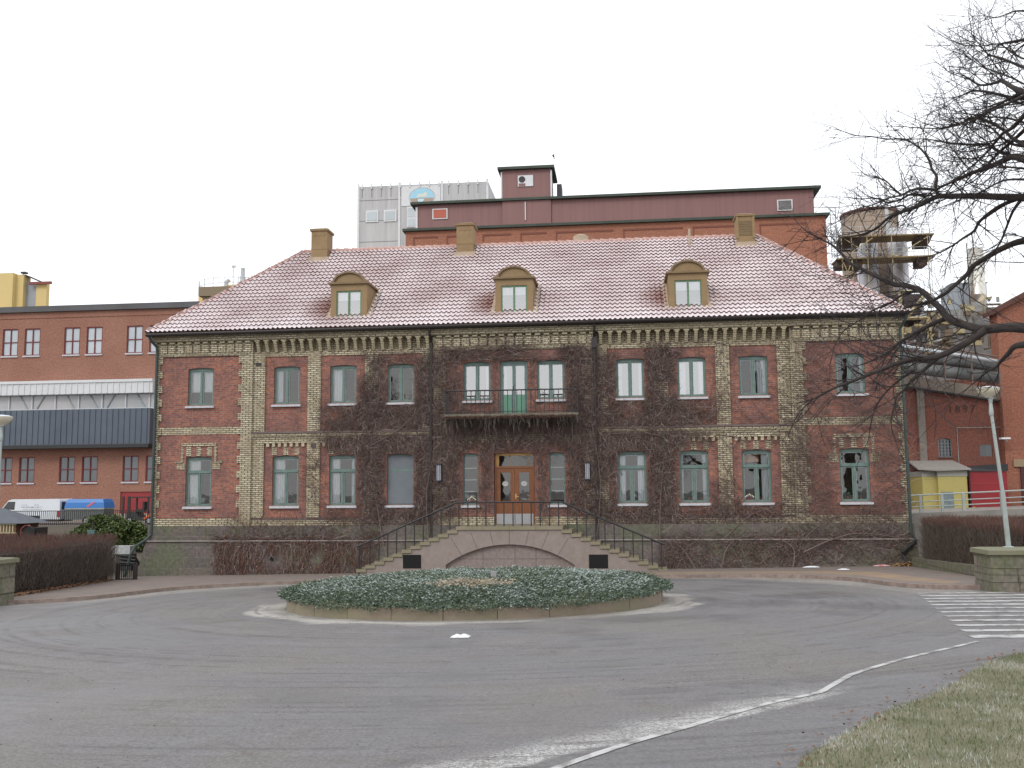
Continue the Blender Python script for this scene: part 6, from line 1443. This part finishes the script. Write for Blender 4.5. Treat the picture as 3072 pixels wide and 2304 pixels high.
for k in range(10): m.tube([(24.6 + k * .93, 55.5, 24.5), (24.6 + k * .93, 55.5, 25.4)], .025, 4); m.tube([(24.6 + k * .93, 55.5, 22.5), (24.6 + k * .93, 55.5, 23.3)], .025, 4)
m.build('guard_rail', RAIL, pf)
m = M(); m.tube([(28.95, 55.8, 24.5), (28.95, 55.8, 29.6)], .16, 8); m.tube([(32.6, 55.6, 14), (32.6, 55.6, 28.4)], .03, 4); m.build('mast', RAIL, pf)
ch = thing('steel_chimney', (37.3, 58, -1), 'slim polished steel chimney in front of a pale metal box', 'chimney')
m = M(); m.lathe((37.35, 58, -1), [(.72, 0), (.72, 20), (.75, 20.03), (.75, 20.15), (.72, 20.2), (.72, 24.5), (.01, 24.5)], 24); m.build('stack', mat('polished_flue', (.66, .63, .56, 1), .3, .75, vary=.15, vscale=.7), ch, smooth=True)
m = M(); m.tube([(36.5, 57.6, 10), (36.5, 57.6, 24)], .05, 5); m.build('ladder', BLACK, ch)
mb = thing('metal_filter_house', (37, 60, -1), 'pale blue-grey metal filter house behind the slim steel chimney', 'filter house')
m = M(); m.box(35.6, 38.7, 59.4, 63, -1, 20.5); m.box(33.4, 39.2, 59.6, 64, -1, 17.6); m.build('casing', mat('pale_blue_metal', (.38, .42, .47, 1), .45, .2, vary=.15, vscale=.5), mb)
m = M(); m.box(35.5, 38.8, 59.3, 63.1, 20.5, 20.6); m.build('roof', GALV, mb)

# ------------------------------------------------------------------ the big bare tree at the right
BARK = mat('dark_bark', (.030, .024, .022, 1), .9, col2=(.06, .048, .043, 1), vscale=6, bump=.6, bscale=25)
TWG = mat('dark_twig', (.046, .037, .039, 1), .9)
def unp(u, v, d):     # picture trace (3072 wide) at distance d along the view axis, used only to shape the limbs
    dr = CF + CR * ((u - 1536) / 2950) - CU * ((v - 1152) / 2950); return CP + dr * d
t1 = lambda x, y: (2400 + x / 3.29, 300 + y / 3.29); t2 = lambda x, y: (2400 + x / 3.19, 780 + y / 3.19); t3 = lambda x, y: (2700 + x / 4.74, y / 4.74)
limbs = []
def limb(T, pts, d0, d1, w0, w1):   # w in picture px (3072 wide)
    P = [T(*p) for p in pts]; n = len(P); out = []
    for i, p in enumerate(P):
        d = d0 + (d1 - d0) * i / (n - 1); out.append((unp(p[0], p[1], d), 1.35 * (w0 + (w1 - w0) * (i / (n - 1)) ** .8) / 2 / 2950 * d))
    limbs.append(out)
TX, TY = 12.6, -25.3
limb(t2, [(2144, 650), (2000, 645), (1850, 660), (1700, 655), (1550, 610), (1410, 550), (1350, 470), (1250, 380), (1150, 290), (1000, 240), (900, 235), (750, 165), (600, 90), (480, 30), (400, -60), (300, -150), (200, -200), (60, -280), (0, -330)], 11.3, 14.5, 24, 2)
limb(t2, [(1400, 560), (1250, 620), (1100, 700), (950, 790), (850, 880), (750, 930), (640, 985)], 12.4, 13.6, 12, 3)
limb(t2, [(1780, 670), (1600, 790), (1450, 870), (1300, 930), (1150, 940), (1000, 965), (850, 1020), (700, 1080), (550, 1140), (450, 1180), (350, 1215), (200, 1290), (100, 1350), (0, 1450)], 11.6, 12.8, 18, 2.5)
limb(t2, [(1320, 935), (1200, 1040), (1080, 1140), (1000, 1240), (930, 1300), (900, 1400), (870, 1560), (900, 1690)], 12, 12.2, 9, 2)
limb(t2, [(1080, 1060), (950, 1150), (800, 1290), (720, 1420), (680, 1560), (660, 1680)], 12.2, 12.6, 6, 2)
limb(t2, [(2144, 810), (2050, 830), (1990, 900), (1930, 960), (1880, 1020), (1780, 1080), (1600, 1230)], 11, 12, 16, 2)
limb(t1, [(2212, 1390), (2100, 1420), (1950, 1490), (1800, 1580), (1700, 1646), (1650, 1720), (1550, 1810), (1450, 1900), (1350, 1960), (1280, 1985)], 11.8, 12.2, 16, 6)
limb(t2, [(1170, 300), (1050, 310), (950, 350), (850, 420), (700, 480), (600, 560), (500, 620), (400, 700), (330, 830), (300, 950)], 12.8, 14, 7, 1.5)
limb(t1, [(2212, 965), (2000, 958), (1800, 950), (1500, 950), (1350, 955), (1200, 1030), (1050, 1090), (950, 1120), (850, 1180), (750, 1270), (600, 1330), (450, 1350), (300, 1350)], 11, 13.5, 18, 2)
limb(t1, [(1370, 940), (1340, 870), (1350, 760), (1300, 680), (1280, 600), (1200, 490), (1100, 420), (1030, 385), (850, 385), (700, 360), (550, 350), (400, 300), (310, 255)], 12, 13.2, 8, 1.2)
limb(t1, [(1340, 890), (1200, 875), (1100, 890), (1000, 940), (900, 960), (800, 1000), (700, 1040), (600, 1060), (500, 1120)], 12, 13, 7, 1.5)
limb(t1, [(1250, 960), (1100, 930), (1000, 980), (900, 1010), (850, 1010), (780, 980), (700, 970), (600, 975), (450, 960)], 12.3, 13, 6, 1.5)
limb(t1, [(1000, 940), (920, 870), (850, 800), (750, 760), (650, 740), (590, 690)], 12.6, 13, 5, 1.3)
limb(t1, [(1050, 1090), (1020, 1040), (900, 1060), (800, 1070), (650, 1090), (500, 1130), (400, 1180)], 12.7, 13, 5, 1.3)
limb(t1, [(2120, 985), (1950, 1060), (1780, 1190), (1720, 1290), (1600, 1370), (1500, 1440), (1350, 1520), (1150, 1560)], 11.2, 12.5, 10, 2)
limb(t1, [(2212, 580), (2100, 560), (2000, 600), (1850, 670), (1700, 720), (1550, 790), (1400, 850), (1350, 880)], 10.6, 11.8, 18, 3)
limb(t1, [(2120, 560), (1950, 500), (1850, 440), (1700, 440), (1500, 430), (1350, 400), (1200, 385), (1030, 390)], 11, 12.4, 9, 1.5)
limb(t1, [(2212, 440), (2100, 380), (2000, 290), (1850, 210), (1700, 180), (1550, 250), (1350, 280), (1100, 270), (980, 255)], 10.5, 12, 10, 1.3)
limb(t1, [(2212, 150), (2100, 270), (2000, 330), (1900, 450), (1800, 560), (1650, 690), (1500, 800)], 10.3, 11.5, 11, 2)
limb(t1, [(2212, 300), (2080, 420), (1960, 520), (1850, 640), (1750, 690), (1650, 790), (1600, 900)], 10.8, 11.5, 9, 2)
limb(t1, [(2212, -40), (2080, 20), (1900, 100), (1750, 180), (1600, 240), (1450, 170), (1350, 130)], 10.4, 11.5, 8, 1.3)
limb(t1, [(2170, 1000), (2100, 1100), (2040, 1250), (1980, 1400), (1900, 1520), (1850, 1600)], 11, 11.5, 8, 2)
limb(t3, [(1800, 155), (1630, 160), (1500, 210), (1360, 250), (1200, 225), (950, 230)], 10.6, 11.2, 5, 1)
limb(t3, [(1800, 555), (1600, 590), (1480, 610), (1400, 640), (1300, 720), (1150, 720), (1000, 840), (920, 930)], 10.6, 11.4, 6, 1)
limb(t3, [(1800, 1320), (1600, 1240), (1450, 1150), (1350, 1180), (1140, 1210), (950, 1100), (800, 1010)], 10.4, 11.6, 14, 1.2)
limb(t3, [(1800, 1395), (1600, 1390), (1300, 1320), (1050, 1290), (900, 1350), (750, 1390), (560, 1390)], 10.7, 11.8, 10, 1)
limb(t3, [(1800, 600), (1620, 760), (1560, 900), (1480, 1050), (1380, 1180)], 10.4, 10.8, 4, 1)
limb(t3, [(1800, 1300), (1660, 1350), (1450, 1460), (1300, 1560), (1150, 1659), (1000, 1760)], 10.5, 11.3, 10, 1.5)
r = random.Random(5)
for k in range(10):
    yv = 180 + k * 40 + r.uniform(-12, 12); x_, y_ = 3110, yv; pts = [(x_, y_)]; a = pi + r.uniform(-.35, .45)
    for q in range(7): x_ += cos(a) * r.uniform(30, 52); y_ += sin(a) * 38; a += r.gauss(0, .28); pts.append((x_, y_))
    limb(lambda a, b: (a, b), pts, 10.4, 11.6, r.uniform(4, 9), 1.1)
m = M(); hub = Vector((TX, TY, 4.2))
trunkpts = [(TX + .1, TY - .1, gz(TX, TY) - .3), (TX, TY, .6), (TX + .05, TY, 2.2), (TX, TY + .05, 4.0), (TX + .1, TY, 6.0), (TX, TY, 8.2), (TX - .1, TY, 10.5)]
m.tube(trunkpts, [.55, .40, .36, .33, .27, .2, .1], 14)
for L_ in limbs:
    p0 = L_[0][0]; u = (p0 - CP).dot(CR) / (p0 - CP).dot(CF)
    if u > .5185:   # limbs that start at the frame edge grow out of the trunk
        q = Vector((TX, TY, min(10, max(2.5, p0.z - (Vector((TX, TY, 0)) - Vector((p0.x, p0.y, 0))).length * .30)))); d0_ = (L_[0][0] - L_[1][0]).normalized(); w0_ = L_[0][1]; c1_ = p0 + d0_ * .5; con = []
        for k in range(7):
            t = k / 7; b_ = c1_ + d0_ * .6; con.append((q * (1 - t) ** 2 + b_ * 2 * t * (1 - t) + c1_ * t * t, w0_ * (1.4 - .3 * t)))
        L_[:0] = con + [(c1_, w0_ * 1.05), (p0 + d0_ * .22, w0_ * 1.02)]
    P = [(a.x, a.y, a.z, r_) for a, r_ in L_]; P = catmull(P, 3)
    m.tube([(a, b, c) for a, b, c, _ in P], [d for *_, d in P], 7)
tree = thing('bare_tree', (TX, TY, gz(TX, TY)), 'large leafless tree standing off the right edge, its dark branches reaching across the house corner', 'tree')
m.build('trunk', BARK, tree, smooth=True)
m = M(); r = random.Random(99); ntw = 0
def grow(p, d, ln, rad, lvl):
    global ntw
    n = 4 if lvl < 2 else 3; pts = [p]
    for i in range(n):
        d = (d + Vector((r.gauss(0, .16), r.gauss(0, .16), r.gauss(0, .14) + (.03 if lvl else -.02)))).normalized(); p = p + d * ln / n; pts.append(p)
    twig(m, pts, rad, rad * .45, 0); ntw += 1
    if lvl >= 3: return
    k = (5, 3, 2)[lvl]
    for i in range(k):
        t = r.uniform(.2, 1); j = min(n - 1, int(t * n)); q = pts[j] + (pts[j + 1] - pts[j]) * (t * n - j)
        ax = Vector((r.gauss(0, 1), r.gauss(0, 1), r.gauss(0, 1))).normalized(); nd = (d + ax * .8).normalized(); grow(q, nd, ln * r.uniform(.4, .7), rad * .55, lvl + 1)
for li, L_ in enumerate(limbs):
    P = [a for a, _ in L_]; R2 = [b for _, b in L_]
    tot = 0
    for i in range(len(P) - 1):
        seg = (P[i + 1] - P[i]); u0 = (P[i] - CP).dot(CR) / (P[i] - CP).dot(CF); dens = (13 if P[i].z < 6.0 else 29) if u0 < .5 else 3.0
        if R2[i] < .012: dens = max(dens, 16)
        k = int(seg.length * dens + r.random())
        for _ in range(k):
            t = r.random(); q = P[i] + seg * t; d = seg.normalized(); ax = Vector((r.gauss(0, 1), r.gauss(0, 1), r.gauss(0, 1) - .12)).normalized()
            d = (d * r.uniform(.3, 1) + ax * .75).normalized(); ln = r.uniform(.25, .85) * (1.15 if R2[i] > .02 else .8); grow(q, d, ln, min(R2[i] * .6, r.uniform(.0055, .011)), 1 if R2[i] > .015 or r.random() < .5 else 2)
    grow(P[-1], (P[-1] - P[-2]).normalized(), .5, R2[-1], 1)
m.build('twigs', TWG, tree)
# more trees of the park stand behind the viewpoint; the photo shows them only as reflections in the panes
tw_ = [o for o in tree.children]
for (x, y, rz, sc_) in ((-9, -66, 2.2, 1.5), (3, -84, .9, 1.9), (14, -70, 3.6, 1.5), (-24, -78, 4.4, 1.8), (30, -80, 5.2, 1.8)):
    t_ = tree.copy(); C.objects.link(t_); t_.location = (x, y, gz(x, y)); t_.rotation_euler = (0, 0, rz); t_.scale = (sc_,) * 3; t_['label'] = 'bare park tree behind the viewpoint, mirrored in the window panes'; t_['group'] = 'park trees mirrored in the windows'
    for o in tw_: c_ = o.copy(); C.objects.link(c_); c_.parent = t_

# dark planting bed behind the left hedge
m = M()
for i in range(8):
    for j in range(8):
        q = []
        for (a, b) in ((0, 0), (1, 0), (1, 1), (0, 1)):
            x = -62 + 47.1 * (i + a) / 8; y = -2.2 + 32.9 * (j + b) / 8; q.append((x, y, gz(x, y) + .012 + .06 * sin(pi * (i + a) / 8)))
        m.quad(*q)
m.build('planting_bed', mat('dark_bed_soil', (.06, .05, .035, 1), .95, col2=(.10, .08, .055, 1), vscale=3, bump=.5), kind='structure')
